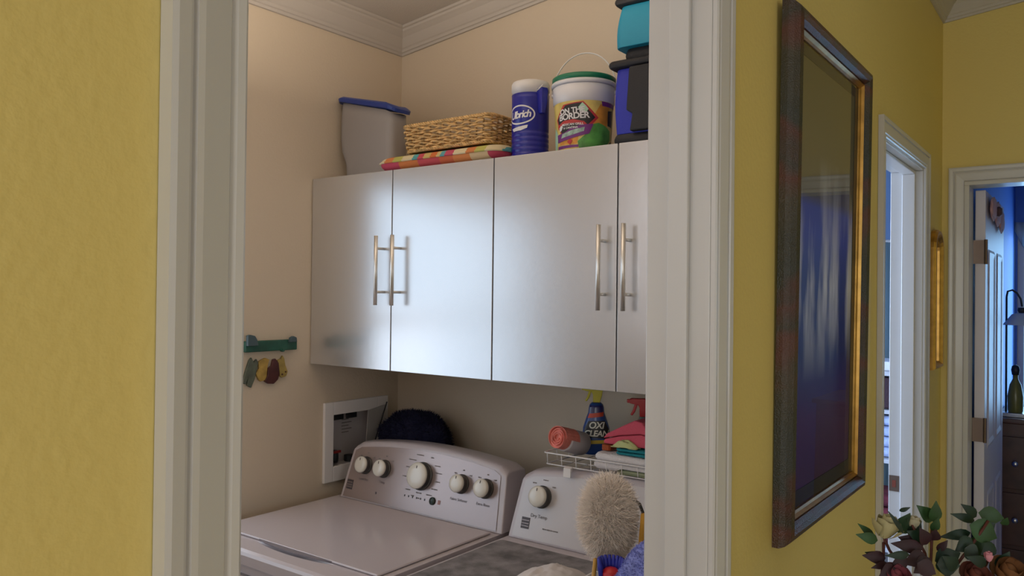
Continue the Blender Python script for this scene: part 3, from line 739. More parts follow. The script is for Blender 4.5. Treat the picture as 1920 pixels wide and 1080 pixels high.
lab('label_red_arc', [(-.064, .000), (-.045, .010), (-.020, .012), (.006, .006), (.012, .000), (.010, -.006), (-.016, .003), (-.044, .001), (-.062, -.010)], RD, .0026)
def pt(s, size, u, v, m=WP, tilt=0, off=.0031, bold=.0006, sp=1.0):
    bm = text_bm(s, size, spacing=sp, bold=bold); es = [e_ for e_ in bm.edges if e_.calc_length() > .004]
    if es: bmesh.ops.subdivide_edges(bm, edges=es, cuts=1)
    for q in bm.verts: q.co.x, q.co.y = q.co.x * math.cos(tilt) - q.co.y * math.sin(tilt) + u, q.co.x * math.sin(tilt) + q.co.y * math.cos(tilt) + v
    obj('label_word', mapped(bm, pm(off)), m, pb, recalc=False)
pt('ON THE', .0175, -.024, .0335, tilt=.06, sp=.95); pt('BORDER', .0210, -.020, .0195, tilt=.04, sp=.92)
pt('MEXICAN GRILL', .0075, -.022, .0000, tilt=.0, bold=.0002); pt('& CANTINA', .0068, -.026, -.0080, bold=.0002)
lab('label_purple_banner', [(-.064, -.042), (-.030, -.036), (.018, -.024), (.028, .000), (.000, -.002), (-.026, -.010), (-.040, -.018), (-.066, -.022)], PU, .0027)
lab('label_mint_band', [(-.052, -.032), (-.020, -.026), (.006, -.018), (.008, -.008), (-.020, -.014), (-.048, -.022)], mat('label_pale_green', (.32, .46, .40), .4, var=.4, vscale=90), .0032)
lab('label_white_mark', [(-.056, -.016), (-.050, -.012), (-.046, -.004), (-.052, .000), (-.058, -.006)], WP, .0034)
lab('label_red_chip', [(-.034, -.042), (-.026, -.050), (-.020, -.040), (-.026, -.034)], RD, .0030)

# cooler bags
BLK = mat('black_nylon', (.012, .012, .016), .6, bump=.2, bscale=300)
ROY = mat('royal_blue_nylon', (.02, .03, .42), .55, bump=.2, bscale=400)
TEAL = mat('teal_nylon', (.008, .27, .42), .5, bump=.15, bscale=60)
cb = thing('cooler_bag', 'royal blue and black cooler bag on the cabinet, under the teal bag', 'cooler bag', (1.84, .83, TOP))
def soft_box(x0, x1, y0, y1, z0, z1, fl=0, r=.02):
    bm = nb(); rows = []
    for k in range(7):
        f = k / 6; g = -fl * (1 - f) ; bulge = .004 * math.sin(f * PI)
        rows.append([(x, y, z0 + (z1 - z0) * f) for x, y in rrect(x0 - g - bulge, x1 + g + bulge, y0 - g - bulge, y1 + g + bulge, r, 4)])
    loft(bm, rows, closed_u=True, caps=True); return bm
obj('bag_body', soft_box(1.722, 1.95, .690, .966, TOP + .026, 2.158), ROY, cb, smooth=False, bevel=.002)
obj('bag_base', soft_box(1.721, 1.951, .689, .967, TOP, TOP + .0255), BLK, cb)
obj('bag_lid', soft_box(1.712, 1.957, .683, .976, 2.1585, 2.178, r=.012), BLK, cb, bevel=.004)
bm = nb(); prism(bm, [(-.915, TOP + .028), (-.908, TOP + .07), (-.925, TOP + .08), (-.918, 2.156), (-.69, 2.156), (-.69, TOP + .028)], (1.722, 0, 0), (0, -1, 0), (0, 0, 1), (-1, 0, 0), .018)
obj('front_pocket', bm, BLK, cb, bevel=.004)
tb = thing('cooler_bag', 'teal cooler bag with black trim, on top of the blue bag', 'cooler bag', (1.84, .83, 2.1785))
obj('bag_base', soft_box(1.733, 1.935, .698, .944, 2.1785, 2.208), BLK, tb)
obj('bag_body', soft_box(1.722, 1.94, .690, .955, 2.2085, 2.312, fl=-.008), TEAL, tb, bevel=.002)
obj('bag_lid', soft_box(1.714, 1.948, .682, .962, 2.3125, 2.332, r=.012), BLK, tb, bevel=.004)

# ---------------------------------------------------------------- behind and on the dryer
rng = random.Random(3)
nv = thing('plush_duster', 'dark navy fluffy duster head standing behind the washer console', 'duster', (1.985, 1.865, 0))
NAVF = mat('navy_fluff', (.006, .007, .035), .95, sheen=0)
def lump(d): return 1 + .10 * noise.noise(d * 2.2 + Vector((3, 1, 0)))
bm = nb(); ellip(bm, (1.985, 1.872, 1.108), .078, .148, .094, 28, 16, lump); fur(bm, (1.985, 1.872, 1.108), .078, .148, .094, 9000, .016, .0011, rng, .1, .6, lump)
obj('fluffy_head', bm, NAVF, nv, recalc=False)
bm = nb(); tube(bm, [(1.985, 1.865, 0), (1.985, 1.865, 1.04)], .012, 10); obj('handle', bm, DARK, nv, smooth=True)

# wire basket on the dryer console
wb = thing('wire_basket', 'white wire basket of cleaning supplies hooked on the dryer console', 'wire basket', (1.93, .93, 1.137))
B0, B1, A0, A1 = .665, 1.213, 1.800, 2.045; ZB, ZT = 1.1425, 1.173
def loop(z, g=0): return [(x, y, z) for x, y in rrect(A0 + g, A1 - g, B0 + g, B1 - g, .008, 2)]
for z, g, nm, r in ((ZT, -.003, 'top_wire', .0021), (ZB, .001, 'lower_wire', .0015)):
    bm = nb(); tube(bm, loop(z, g), r, 6, closed=True); obj(nm, bm, WPLAS, wb, smooth=True)
k = 0; y = B1 - .008
while y > B0:
    bm = nb(); tube(bm, [(A0 - .002, y, ZT), (A0 + .001, y, ZB), (A1 - .001, y, ZB), (A1 + .002, y, ZT)], .0013, 5); obj('cross_wire', bm, WPLAS, wb, smooth=True); y -= .0455
for x in (A0 + .06, A0 + .12, A0 + .18):
    bm = nb(); tube(bm, [(x, B1 + .002, ZT), (x, B1 - .001, ZB), (x, B0 + .001, ZB), (x, B0 - .002, ZT)], .0013, 5); obj('cross_wire', bm, WPLAS, wb, smooth=True)
bm = nb(); pts = [(1.802, ZB + .001), (1.796, 1.1395), (1.790, 1.120), (1.787, 1.118), (1.7885, 1.141), (1.800, 1.1445)]
prism(bm, pts, (0, 1.124, 0), (1, 0, 0), (0, 0, 1), (0, 1, 0), .022); obj('hook', bm, WPLAS, wb)

# coral rolled bags in a white sleeve
ax = (Vector((1.93, 1.205, 1.168)) - Vector((1.838, 1.195, 1.222))).normalized()
P1 = Vector((1.826, 1.192, 1.2115)); ax = (Vector((1.95, 1.165, 1.176)) - P1).normalized()
ax = Vector((.100, -.012, -.028)).normalized()
rl = thing('paper_roll', 'coral pink roll in a white sleeve leaning in the wire basket', 'roll', P1)
CORAL = mat('coral_fabric', (.85, .27, .22), .8, bump=.4, bscale=150, var=.15, vscale=30)
bm = nb(); lathe(bm, [(.0315, .030), (.033, .034), (.033, .112), (.029, .116)], P1, 24, ax); obj('white_sleeve', bm, mat('white_sleeve', (.66, .62, .64), .5), rl, smooth=True)
u_, v_ = frame_of(ax); bm = nb(); rows = []
for i in range(90):
    a = i / 89 * 2 * PI * 4; r = .004 + .0275 * i / 89; d_ = (u_ * math.cos(a) + v_ * math.sin(a)) * r
    rows.append([P1 + d_ + ax * (.003 * math.sin(a * 1.3)), P1 + d_ * (1 + .0022 / r) + ax * (.003 * math.sin(a * 1.3) - .001), P1 + d_ * (1 + .0034 / r) + ax * .06, P1 + d_ + ax * .06])
loft(bm, rows, closed_u=True, caps=True); obj('rolled_sheet', bm, CORAL, rl, smooth=False)
bm = nb(); lathe(bm, [(.028, .004), (.028, .06)], P1, 20, ax); obj('roll_core', bm, CORAL, rl)

# stain remover spray bottle
OC = Vector((1.995, 1.168, 1.1455))
ox = thing('spray_bottle', 'blue stain remover spray bottle with yellow trigger behind the coral roll', 'spray bottle', OC)
fd = Vector((-.86, -.50, 0)).normalized(); sd = Vector((fd.y, -fd.x, 0)) * -1    # facing the doorway; sd = to the right seen from there
sd = Vector((.50, -.86, 0)).normalized()
def bottle_rows(levels, C, lean=0):
    rows = []
    for h, w_, dp in levels:
        row = []
        for k in range(24):
            a = 2 * PI * k / 24; x = abs(math.cos(a)) ** .75 * math.copysign(1, math.cos(a)) * w_; y = abs(math.sin(a)) ** .75 * math.copysign(1, math.sin(a)) * dp
            row.append(C + sd * (x + lean * h) + fd * y + Vector((0, 0, h)))
        rows.append(row)
    return rows
LB = [(0, .034, .022), (.006, .037, .025), (.045, .040, .027), (.075, .038, .026), (.100, .030, .023), (.118, .0235, .020), (.135, .0215, .018), (.142, .019, .016), (.147, .013, .013)]
BLU = mat('bottle_blue', (.02, .07, .28), .3, coat=.2); NVY = mat('bottle_navy', (.008, .008, .12), .3, coat=.2)
bm = nb(); loft(bm, bottle_rows(LB, OC), closed_u=True, caps=True); ob_ = obj('bottle_body', bm, BLU, ox, smooth=True)
def bdepth(u, h):
    for (h0, w0, d0), (h1, w1, d1) in zip(LB, LB[1:]):
        if h0 <= h <= h1:
            f = (h - h0) / (h1 - h0); w_, d_ = w0 + (w1 - w0) * f, d0 + (d1 - d0) * f; break
    else: w_, d_ = .02, .015
    q = min(.985, abs(u) / w_); return d_ * (1 - q ** (2 / .75)) ** .375
def om(off):
    return lambda u, v: OC + sd * u + fd * (bdepth(u, v) + off) + Vector((0, 0, v))
def olab(name, poly, m, off): return obj(name, mapped(poly_bm(poly, maxlen=.007), om(off)), m, ob_, recalc=False)
olab('label_navy_neck', [(-.020, .118), (.020, .122), (.0185, .140), (-.0185, .140)], NVY, .0012)
olab('label_red_flash', [(-.025, .104), (.020, .110), (.021, .122), (-.020, .117)], mat('label_orange_red', (.62, .07, .03), .4), .0018)
olab('label_yellow_flash', [(-.030, .030), (.026, .034), (.028, .044), (-.031, .041)], mat('label_bright_yellow', (.70, .50, .05), .4), .0014)
olab('label_black_plate', [(-.036, .052), (.036, .046), (.036, .072), (.024, .098), (-.022, .096), (-.033, .076)], BKL, .0012)
for s, z, sz in (('OXI', .084, .0260), ('CLEAN', .061, .0235)):
    bm = text_bm(s, sz, shear=.2, spacing=.92, bold=.0006); es = [e_ for e_ in bm.edges if e_.calc_length() > .005]
    if es: bmesh.ops.subdivide_edges(bm, edges=es, cuts=1)
    for q in bm.verts: q.co.y += z
    obj('label_word', mapped(bm, om(.0024)), mat('label_cream_white', (.78, .76, .66), .5), ob_, recalc=False)
def trigger(parent, base, m, flip=1, s=1.0):
    """spray head; nozzle points away from sd"""
    n = -sd
    def P(x, z): return (x * s, z * s)
    bm = nb(); prism(bm, [P(*q) for q in ((-.016, .022), (-.018, .034), (-.010, .046), (.030, .046), (.036, .043), (.036, .034), (.028, .032), (.014, .030), (.010, .022), (.010, 0), (-.010, 0))], base - fd * .009, n, (0, 0, 1), fd, .018)
    obj('spray_head', bm, m, parent, bevel=.002)
    bm = nb(); prism(bm, [P(*q) for q in ((.014, .033), (.022, .033), (.027, .016), (.033, .004), (.028, .002), (.021, .012))], base - fd * .005, n, (0, 0, 1), fd, .010)
    obj('trigger_lever', bm, m, parent, bevel=.0015)
    bm = nb(); prism(bm, [P(*q) for q in ((.0362, .034), (.042, .035), (.042, .043), (.0362, .044))], base - fd * .006, n, (0, 0, 1), fd, .012)
    obj('nozzle', bm, m, parent, bevel=.001)
trigger(ox, OC + Vector((0, 0, .1475)), mat('lemon_yellow_plastic', (.62, .56, .02), .35))

# red spray bottle
RC = Vector((1.975, 1.007, 1.1455))
rs = thing('spray_bottle', 'clear spray bottle with red trigger head at the right end of the basket', 'spray bottle', RC)
bm = nb(); loft(bm, bottle_rows([(0, .032, .026), (.005, .035, .029), (.09, .035, .029), (.105, .026, .024), (.118, .013, .013), (.124, .012, .012)], RC), closed_u=True, caps=True)
obj('bottle_body', bm, mat('pale_green_clear_plastic', (.42, .50, .46), .15, trans=.5), rs, smooth=True)
trigger(rs, RC + Vector((0, 0, .1245)), mat('bright_red_plastic', (.50, .015, .02), .35), s=1.08)

# folded cloths
def folded(name, label, cat, x0, x1, y0, y1, z0, layers, th, m, seed=1, wav=.003, parent=None):
    t = thing(name, label, cat, ((x0 + x1) / 2, (y0 + y1) / 2, z0)); r_ = random.Random(seed)
    for L in range(layers):
        ox_, oy_ = r_.uniform(-.004, .004), r_.uniform(-.005, .005); bm = nb(); rows = []
        for k in range(6):
            f = k / 5; a = f * PI; ins = .5 * th * (1 - math.sin(a)); z = z0 + L * th + th * .5 * (1 - math.cos(a)) * .94
            rows.append([(x + ox_, y + oy_, z + wav * f * math.sin(y * 60 + x * 37 + seed)) for x, y in rrect(x0 + ins, x1 - ins, y0 + ins, y1 - ins, min(.012, th), 3)])
        loft(bm, rows, closed_u=True, caps=True); obj('fold', bm, m, t, smooth=True)
    return t
folded('folded_towel', 'white folded towel along the right end of the wire basket', 'towel', 1.812, 1.925, .79, 1.070, 1.1455, 2, .0225, mat('white_terry', (.78, .74, .74), .9, bump=.6, bscale=300), 2)
folded('folded_cloth', 'teal folded cloth between the white towel and the pink cloth', 'cloth', 1.818, 1.915, .80, 1.010, 1.1912, 2, .0085, mat('teal_cloth', (.01, .22, .26), .9, bump=.6, bscale=300), 4)
def draped(name, label, cat, m, C, W, D, Hh, seed, amp=.3):
    """crumpled cloth heap"""
    bm = nb(); nu, nv_ = 40, 24; rows = []
    for j in range(nv_ + 1):
        row = []
        for i in range(nu + 1):
            u, v = i / nu * 2 - 1, j / nv_ * 2 - 1
            r2 = min(1, math.sqrt(u * u + v * v)); h = (1 - r2 ** 2.2) ** 1 if r2 < 1 else 0
            n1 = noise.noise(Vector((u * 2.1 + seed, v * 2.6, seed))) ; n2 = abs(noise.noise(Vector((u * 4 + seed * 3, v * 5, 1))))
            row.append((C[0] + v * D * (1 + .12 * n1), C[1] + u * W * (1 + .12 * n2), C[2] + .0015 + Hh * max(0, h * (1 - amp * n2 * 1.6) + .12 * n1 * h)))
        rows.append(row)
    loft(bm, rows)
    o = obj(name, bm, m, smooth=True, recalc=False); md = o.modifiers.new('s', 'SOLIDIFY'); md.thickness = .0016; md.offset = 1
    return tag(o, label, cat)
# pink cloth: a folded slanting wedge
pk = thing('folded_cloth', 'rose pink cloth folded into a slanting wedge in front of the red sprayer', 'cloth', (1.87, .97, 1.2105))
PINK = mat('rose_pink_cloth', (.68, .10, .15), .9, bump=.5, bscale=300)
for fold_ in ([(1.078, 1.2105), (1.074, 1.222), (1.03, 1.234), (.97, 1.244), (.925, 1.238), (.915, 1.2105)], [(1.079, 1.2235), (1.066, 1.238), (1.024, 1.260), (.985, 1.280), (.962, 1.276), (.935, 1.241), (.97, 1.2455), (1.03, 1.2355)]):
    bm = nb(); prism(bm, [(y - .022, z) for y, z in fold_], (1.838, 0, 0), (0, 1, 0), (0, 0, 1), (1, 0, 0), .062); obj('fold', bm, PINK, pk, bevel=.0045, seg=3)
draped('crumpled_cloth', 'small pale yellow-green cloth scrap on the teal cloth', 'cloth', mat('pale_lime_cloth', (.58, .62, .28), .9), (1.834, .985, 1.2085), .036, .014, .019, 5)
bm = nb(); prism(bm, rrect(1.84, 1.90, 1.035, 1.062, .006, 2), (0, 0, 1.1912), (1, 0, 0), (0, 1, 0), (0, 0, 1), .016)
tag(obj('sponge', bm, mat('rust_orange_sponge', (.40, .09, .03), .9, bump=.8, bscale=200), bevel=.003), 'small rust-orange sponge at the left end of the teal cloth', 'sponge')
folded('folded_cloth', 'sage-green cloth on the basket floor under the white towel', 'cloth', 1.806, 1.812, .70, .99, 1.1440, 1, .012, mat('sage_cloth', (.32, .35, .22), .9), 6, 0)

# things standing on the dryer
cd_ = thing('cleaning_caddy', 'low white plastic caddy on the dryer holding the brush and dusters', 'caddy', (1.476, .84, .942))
bm = nb(); x0, x1, y0, y1 = 1.380, 1.545, .740, .900
loft(bm, [[(x, y, .942) for x, y in rrect(x0, x1, y0, y1, .015)], [(x, y, .987) for x, y in rrect(x0 - .004, x1 + .004, y0 - .004, y1 + .004, .016)], [(x, y, .987) for x, y in rrect(x0, x1, y0, y1, .014)], [(x, y, .946) for x, y in rrect(x0 + .004, x1 - .004, y0 + .004, y1 - .004, .012)]], closed_u=True, caps=True)
obj('tray', bm, WPLAS, cd_)
du = thing('fluffy_duster', 'cream lambswool duster standing upright in front of the dryer console', 'duster', (1.50, .846, .947))
WOOL = mat('cream_wool', (.93, .84, .76), .95, sheen=.0)
WOOLC = mat('cream_wool_base', (.84, .73, .64), .95)
def wl(d): return 1 + .08 * noise.noise(d * 2.5) + .07 * d.z
bm = nb(); ellip(bm, (1.50, .846, 1.118), .046, .046, .078, 28, 18, wl); hd_ = obj('wool_head', bm, WOOLC, du, smooth=True)
bm = nb(); fur(bm, (1.50, .846, 1.118), .046, .046, .078, 22000, .031, .0006, rng, -.05, .95, wl); f_ = obj('wool_fibres', bm, WOOL, hd_, recalc=False); f_['kind'] = 'stuff'
bm = nb(); tube(bm, [(1.50, .846, .9475), (1.50, .846, 1.05)], .009, 10); obj('handle', bm, mat('yellow_wood_handle', (.55, .30, .05), .4), du, smooth=True)
# scrubbing brush blue bristles with red back
br = thing('scrubbing_brush', 'small red-backed brush with blue bristles below the cream duster', 'brush', (1.400, .782, .947))
bm = nb(); tube(bm, [(1.400, .784, .9475), (1.400, .782, 1.004)], .008, 10); obj('brush_handle', bm, mat('bright_red_plastic', (.50, .015, .02), .35), br, smooth=True)
bm = nb(); lathe(bm, [(.012, 0), (.017, .010), (.019, .036), (.018, .046), (.011, .053), (.001, .055)], (1.400, .782, 1.004), 24); obj('brush_back', bm, mat('bright_red_plastic', (.50, .015, .02), .35), br, smooth=True)
for i in range(11):
    a = math.radians(-62 + 20 * i); d_ = Vector((math.cos(a), math.sin(a), 0)); c = Vector((1.400, .782, 1.004))
    bm = nb(); tube(bm, [c + d_ * .0195 + Vector((0, 0, .026)), c + d_ * .022 + Vector((0, 0, .054)), c + d_ * .025 + Vector((0, 0, .072))], [.0042, .0052, .0032], 7)
    obj('bristle_tuft', bm, mat('royal_blue_bristle', (.02, .03, .35), .5), br, smooth=True)
bm = nb(); tube(bm, [(1.405, .835, .947), (1.400, .818, 1.068)], .0045, 8); 
tag(obj('wooden_stick', bm, mat('yellow_wood_handle', (.55, .30, .05), .4), smooth=True), 'thin yellow stick standing left of the red and blue brush', 'stick')
# ochre cloth and periwinkle mitt
def hang(name, label, cat, m, pts, th, furn=0):
    o_ = thing(name, label, cat, (pts[0][0], pts[0][1], min(p[2] for p in pts))); return o_
oc = thing('ochre_cloth', 'mustard yellow cloth beside the doorway trim, above the periwinkle mitt', 'cloth', (1.49, .735, .99))
MUS = mat('mustard_cloth', (.48, .25, .03), .85, bump=.4, bscale=200)
for i in range(4):
    bm = nb(); rows = []
    for k in range(9):
        f = k / 8; z = .962 + .188 * f; y = .765 - .020 * i - .010 * f; rr = .0125 * (1 - .35 * f)
        rows.append([Vector((1.492 + .004 * i, y, z)) + Vector((math.cos(a) * rr * 1.2, math.sin(a) * rr, 0)) for a in [2 * PI * q / 12 for q in range(12)]])
    loft(bm, rows, closed_u=True, caps=True); obj('fold', bm, MUS, oc, smooth=True)
mt = thing('dusting_mitt', 'periwinkle blue plush mitt at the bottom beside the doorway trim', 'mitt', (1.34, .664, .945))
PER = mat('periwinkle_plush', (.22, .25, .58), .95, bump=.6, bscale=120, var=.2, vscale=30)
def ml(d): return 1 + .10 * noise.noise(d * 1.8 + Vector((5, 5, 0)))
bm = nb(); ellip(bm, (1.340, .676, 1.056), .041, .070, .104, 28, 18, ml)
for q in bm.verts: q.co.y -= (q.co.z - 1.034) * .30
obj('mitt_body', bm, PER, mt, smooth=True)
bm = nb(); fur(bm, (1.340, .676, 1.056), .042, .071, .105, 9000, .006, .0009, rng, 0, .5, ml)
for q in bm.verts: q.co.y -= (q.co.z - 1.034) * .30
o_ = obj('plush_pile', bm, PER, mt, recalc=False); o_['kind'] = 'stuff'
bm = nb(); pts = [(1.55 , .80 - .030 * math.sin(a) * 1.2, 1.12 + .045 * math.cos(a)) for a in [PI * .1 + PI * .8 * i / 12 for i in range(13)]]
tube(bm, [(1.53, .80, 1.165), (1.53, .787, 1.157), (1.53, .779, 1.140), (1.53, .776, 1.115), (1.53, .776, 1.06), (1.53, .776, .948)], .0035, 8)
tag(obj('black_cord', bm, DARK, smooth=True), 'black cord loop between the cream duster and the doorway trim', 'cord')
# white cloth on the mat
draped('white_cloth', 'white cloth lying on the dryer mat at the foot of the duster', 'cloth', mat('white_cotton', (.66, .62, .62), .9), (1.495, .992, .9415), .092, .12, .046, 8, .2)

# ---------------------------------------------------------------- framed picture on the hall wall
pf = thing('framed_picture', 'large framed picture with dark ornate frame and gold inner lip on the yellow wall', 'picture', (1.773, .48, 1.17))
FR = ramp_mat('mottled_dark_frame', [(0, (.028, .030, .020)), (.30, (.050, .040, .022)), (.48, (.09, .028, .018)), (.58, (.040, .034, .024)), (.80, (.075, .026, .018)), (.9, (.030, .032, .024))], 'Z', .35, 3.2, .9, 9, const=False, bump=.8)
def frame_sweep(x0, x1, z0, z1, prof):
    """prof: (distance inwards from the outer edge, thickness off the wall)"""
    rows = []
    for cx, cz, sx, sz in ((x0, z0, 1, 1), (x1, z0, -1, 1), (x1, z1, -1, -1), (x0, z1, 1, -1)):
        rows.append([(cx + sx * d, WY - t_ - .0008, cz + sz * d) for d, t_ in prof])
    return rows
PX0, PX1, PZ0, PZ1 = 1.470, 2.064, 1.140, 2.152
bm = nb(); loft(bm, frame_sweep(PX0, PX1, PZ0, PZ1, [(0, 0), (0, .012), (.004, .022), (.012, .031), (.022, .034), (.031, .030), (.037, .021), (.038, .010), (.038, 0)]), close_v=True); obj('frame', bm, FR, pf, bevel=0)
for p in pf.children[0].data.polygons: p.use_smooth = False
GOLD = mat('gold_leaf', (.50, .28, .07), .32, metal=.8, var=.2, vscale=30)
bm = nb(); loft(bm, frame_sweep(PX0, PX1, PZ0, PZ1, [(.0385, .008), (.0385, .019), (.041, .020), (.045, .014), (.049, .011), (.049, .008)]), close_v=True); obj('gold_lip', bm, GOLD, pf)
# procedural print: dark violet ground with pale soft upright forms; plain stand-in picture
m = bpy.data.materials.new('violet_print_with_reflection'); m.use_nodes = True; nt = m.node_tree; b = nt.nodes['Principled BSDF']; b.inputs['Roughness'].default_value = .5
tc = nt.nodes.new('ShaderNodeTexCoord'); sp_ = nt.nodes.new('ShaderNodeSeparateXYZ'); nt.links.new(tc.outputs['Generated'], sp_.inputs[0])
r = nt.nodes.new('ShaderNodeValToRGB'); cr = r.color_ramp
cr.elements[0].position = 0; cr.elements[0].color = (.060, .018, .090, 1); cr.elements[1].position = 1; cr.elements[1].color = (.11, .10, .055, 1)
for p, c in ((.18, (.075, .022, .12)), (.32, (.020, .030, .14)), (.50, (.05, .08, .30)), (.60, (.09, .12, .55)), (.655, (.09, .12, .52)), (.68, (.12, .11, .085))): cr.elements.new(p).color = (*c, 1)  # blue and olive bands paint the hall's reflection in the glass
nt.links.new(sp_.outputs['Z'], r.inputs[0])
mp = nt.nodes.new('ShaderNodeMapping'); mp.inputs['Scale'].default_value = (7, 1, 2.2); nt.links.new(tc.outputs['Generated'], mp.inputs[0])
n = nt.nodes.new('ShaderNodeTexNoise'); n.inputs['Scale'].default_value = 1.0; n.inputs['Detail'].default_value = 5; nt.links.new(mp.outputs[0], n.inputs['Vector'])
r2 = nt.nodes.new('ShaderNodeValToRGB'); r2.color_ramp.elements[0].position = .43; r2.color_ramp.elements[1].position = .58
nt.links.new(n.outputs[0], r2.inputs[0])
r3 = nt.nodes.new('ShaderNodeValToRGB'); c3 = r3.color_ramp; c3.elements[0].position = .26; c3.elements[0].color = (0, 0, 0, 1); c3.elements[1].position = .78; c3.elements[1].color = (0, 0, 0, 1); c3.elements.new(.48).color = (1, 1, 1, 1)
nt.links.new(sp_.outputs['Z'], r3.inputs[0])
mu = nt.nodes.new('ShaderNodeMath'); mu.operation = 'MULTIPLY'; nt.links.new(r2.outputs[0], mu.inputs[0]); nt.links.new(r3.outputs[0], mu.inputs[1])
mx = nt.nodes.new('ShaderNodeMixRGB'); mx.inputs[2].default_value = (.80, .82, .92, 1); nt.links.new(mu.outputs[0], mx.inputs[0]); nt.links.new(r.outputs[0], mx.inputs[1]); nt.links.new(mx.outputs[0], b.inputs['Base Color'])
MATS['violet_print_with_reflection'] = m
obj('print', box_bm(PX0 + .05, PX1 - .05, WY - .0062, WY - .0042, PZ0 + .05, PZ1 - .05), m, pf)
bm = nb()
a0, a1, z0, z1 = PX0 + .052, PX1 - .052, PZ0 + .052, PZ1 - .052
for q in ((a0, a0 + .022, z0, z1), (a1 - .022, a1, z0, z1), (a0 + .022, a1 - .022, z0, z0 + .030), (a0 + .022, a1 - .022, z1 - .022, z1)): bx(bm, q[0], q[1], WY - .0074, WY - .0063, q[2], q[3])
obj('mat_border', bm, mat('dark_olive_mat_board', (.035, .032, .022), .7), pf)
obj('glass_pane', box_bm(PX0 + .045, PX1 - .045, WY - .0105, WY - .0085, PZ0 + .045, PZ1 - .045), glass_mat('picture_glass'), pf)

pf.rotation_euler.x = .0105

# small arched gold frame near the corner
gf = thing('arched_mirror', 'narrow gold-framed arched mirror beside the hall corner', 'mirror', (3.215, .48, 1.35))
def arch(x0, x1, z0, z1, ins, t_):
    x0 += ins; x1 -= ins; z0 += ins; z1 -= ins; r = (x1 - x0) / 2; cx = (x0 + x1) / 2; pts = [(x0, z0), (x1, z0)]
    for k in range(13):
        a = PI * k / 12; pts.append((cx + r * math.cos(a), z1 - r * .75 + r * .75 * math.sin(a)))
    return [(x, WY - t_ - .0008, z) for x, z in pts]
GA = (3.125, 3.305, 1.352, 1.853)
bm = nb(); loft(bm, [arch(*GA, i_, t_) for i_, t_ in ((0, 0), (0, .014), (.006, .022), (.014, .022), (.020, .014), (.024, .010), (.024, 0))], closed_u=True); obj('frame', bm, GOLD, gf)
bm = nb(); pts = arch(*GA, .0235, .006); pts2 = arch(*GA, .0235, .004); loft(bm, [pts, pts2], closed_u=True, caps=True)
obj('mirror_glass', bm, mat('mirror', (.8, .8, .8), .05, metal=1), gf)

# ---------------------------------------------------------------- far room (through the end doorway)
# pink ruffle hung over the door top and hanging cloth
pr = thing('pink_bow', 'dusty pink fabric bow hung at the top of the open far door', 'bow', (3.90, .34, 1.92))
PKF = mat('dusty_pink_fabric', (.52, .30, .32), .85, bump=.5, bscale=80)
def bl(d): return 1 + .28 * noise.noise(d * 2.3 + Vector((1, 7, 2)))
for c_, s_ in (((3.64, .338, 1.962), .060), ((3.80, .338, 1.955), .065), ((3.96, .338, 1.935), .060)):
    bm = nb(); ellip(bm, c_, s_ * 1.5, .009, s_ * .75, 20, 14, bl); obj('loop', bm, PKF, pr, smooth=True)
bm = nb(); lathe(bm, [(.018, 0), (.02, .01), (.012, .02)], (3.70, .334, 1.955), 14, (0, -1, 0)); obj('knot', bm, mat('dark_knot', (.08, .04, .05), .8), pr)
dr2 = thing('dresser', 'dark brown wooden dresser in the far blue room', 'dresser', (4.95, .17, 0))
WOOD = mat('dark_brown_wood', (.075, .030, .020), .35, var=.3, vscale=12, coat=.2)
obj('dresser_body', box_bm(4.70, 5.25, -.35, .425, .05, .985), WOOD, dr2, bevel=.004)
obj('dresser_top', box_bm(4.68, 5.27, -.37, .427, .9855, 1.01), WOOD, dr2, bevel=.004)
for z in (.10, .38, .66):
    d_ = obj('drawer', box_bm(4.685, 4.6995, -.32, .40, z, z + .26), WOOD, dr2, bevel=.003)
    for y in (-.15, .335):
        bm = nb(); lathe(bm, [(.008, 0), (.007, .012), (.015, .020), (.012, .028), (.001, .030)], (4.685, y, z + .13), 14, (-1, 0, 0)); obj('knob', bm, STEEL, d_, smooth=True)
lp = thing('table_lamp', 'black arc-arm table lamp with a grey-white shade on the far dresser', 'lamp', (4.85, .30, 1.01))
bm = nb(); lathe(bm, [(.06, 0), (.06, .01), (.012, .018), (.008, .04), (.008, .30)], (4.85, .255, 1.0105), 20); obj('base', bm, DARK, lp, smooth=True)
bm = nb(); pts = [(4.85, .255 + .0 + .055 * (1 - math.cos(a)) , 1.31 + .0 + .33 * math.sin(a * .5)) for a in [PI * i / 14 for i in range(15)]]
tube(bm, [(4.85, .39, 1.62), (4.85, .385, 1.648), (4.85, .365, 1.655), (4.85, .345, 1.64), (4.85, .328, 1.61), (4.85, .322, 1.57)], .005, 8); tube(bm, [(4.85, .39, 1.62), (4.85, .39, 1.02)], .005, 8); obj('arm', bm, DARK, lp, smooth=True)
bm = nb(); lathe(bm, [(.018, .075), (.020, .06), (.012, .04)], (4.85, .322, 1.49), 16); obj('lamp_cap', bm, DARK, lp, smooth=True)
bm = nb(); lathe(bm, [(.085, 0), (.045, .055), (.02, .062)], (4.85, .322, 1.475), 24, cap0=False); obj('lamp_shade', bm, mat('grey_white_shade', (.55, .60, .66), .7), lp, smooth=True)
fg = thing('bottle_figure', 'dark and olive figure-like bottle standing on the far dresser under the lamp', 'bottle', (4.80, .35, 1.011))
bm = nb(); lathe(bm, [(.024, 0), (.034, .03), (.036, .10), (.026, .16), (.012, .19), (.012, .21)], (4.80, .345, 1.011), 18); obj('bottle_body', bm, mat('olive_glaze', (.16, .15, .03), .3), fg, smooth=True)
bm = nb(); lathe(bm, [(.016, .2105), (.020, .235), (.016, .255), (.004, .262)], (4.80, .345, 1.011), 14); obj('stopper', bm, DARK, fg, smooth=True)
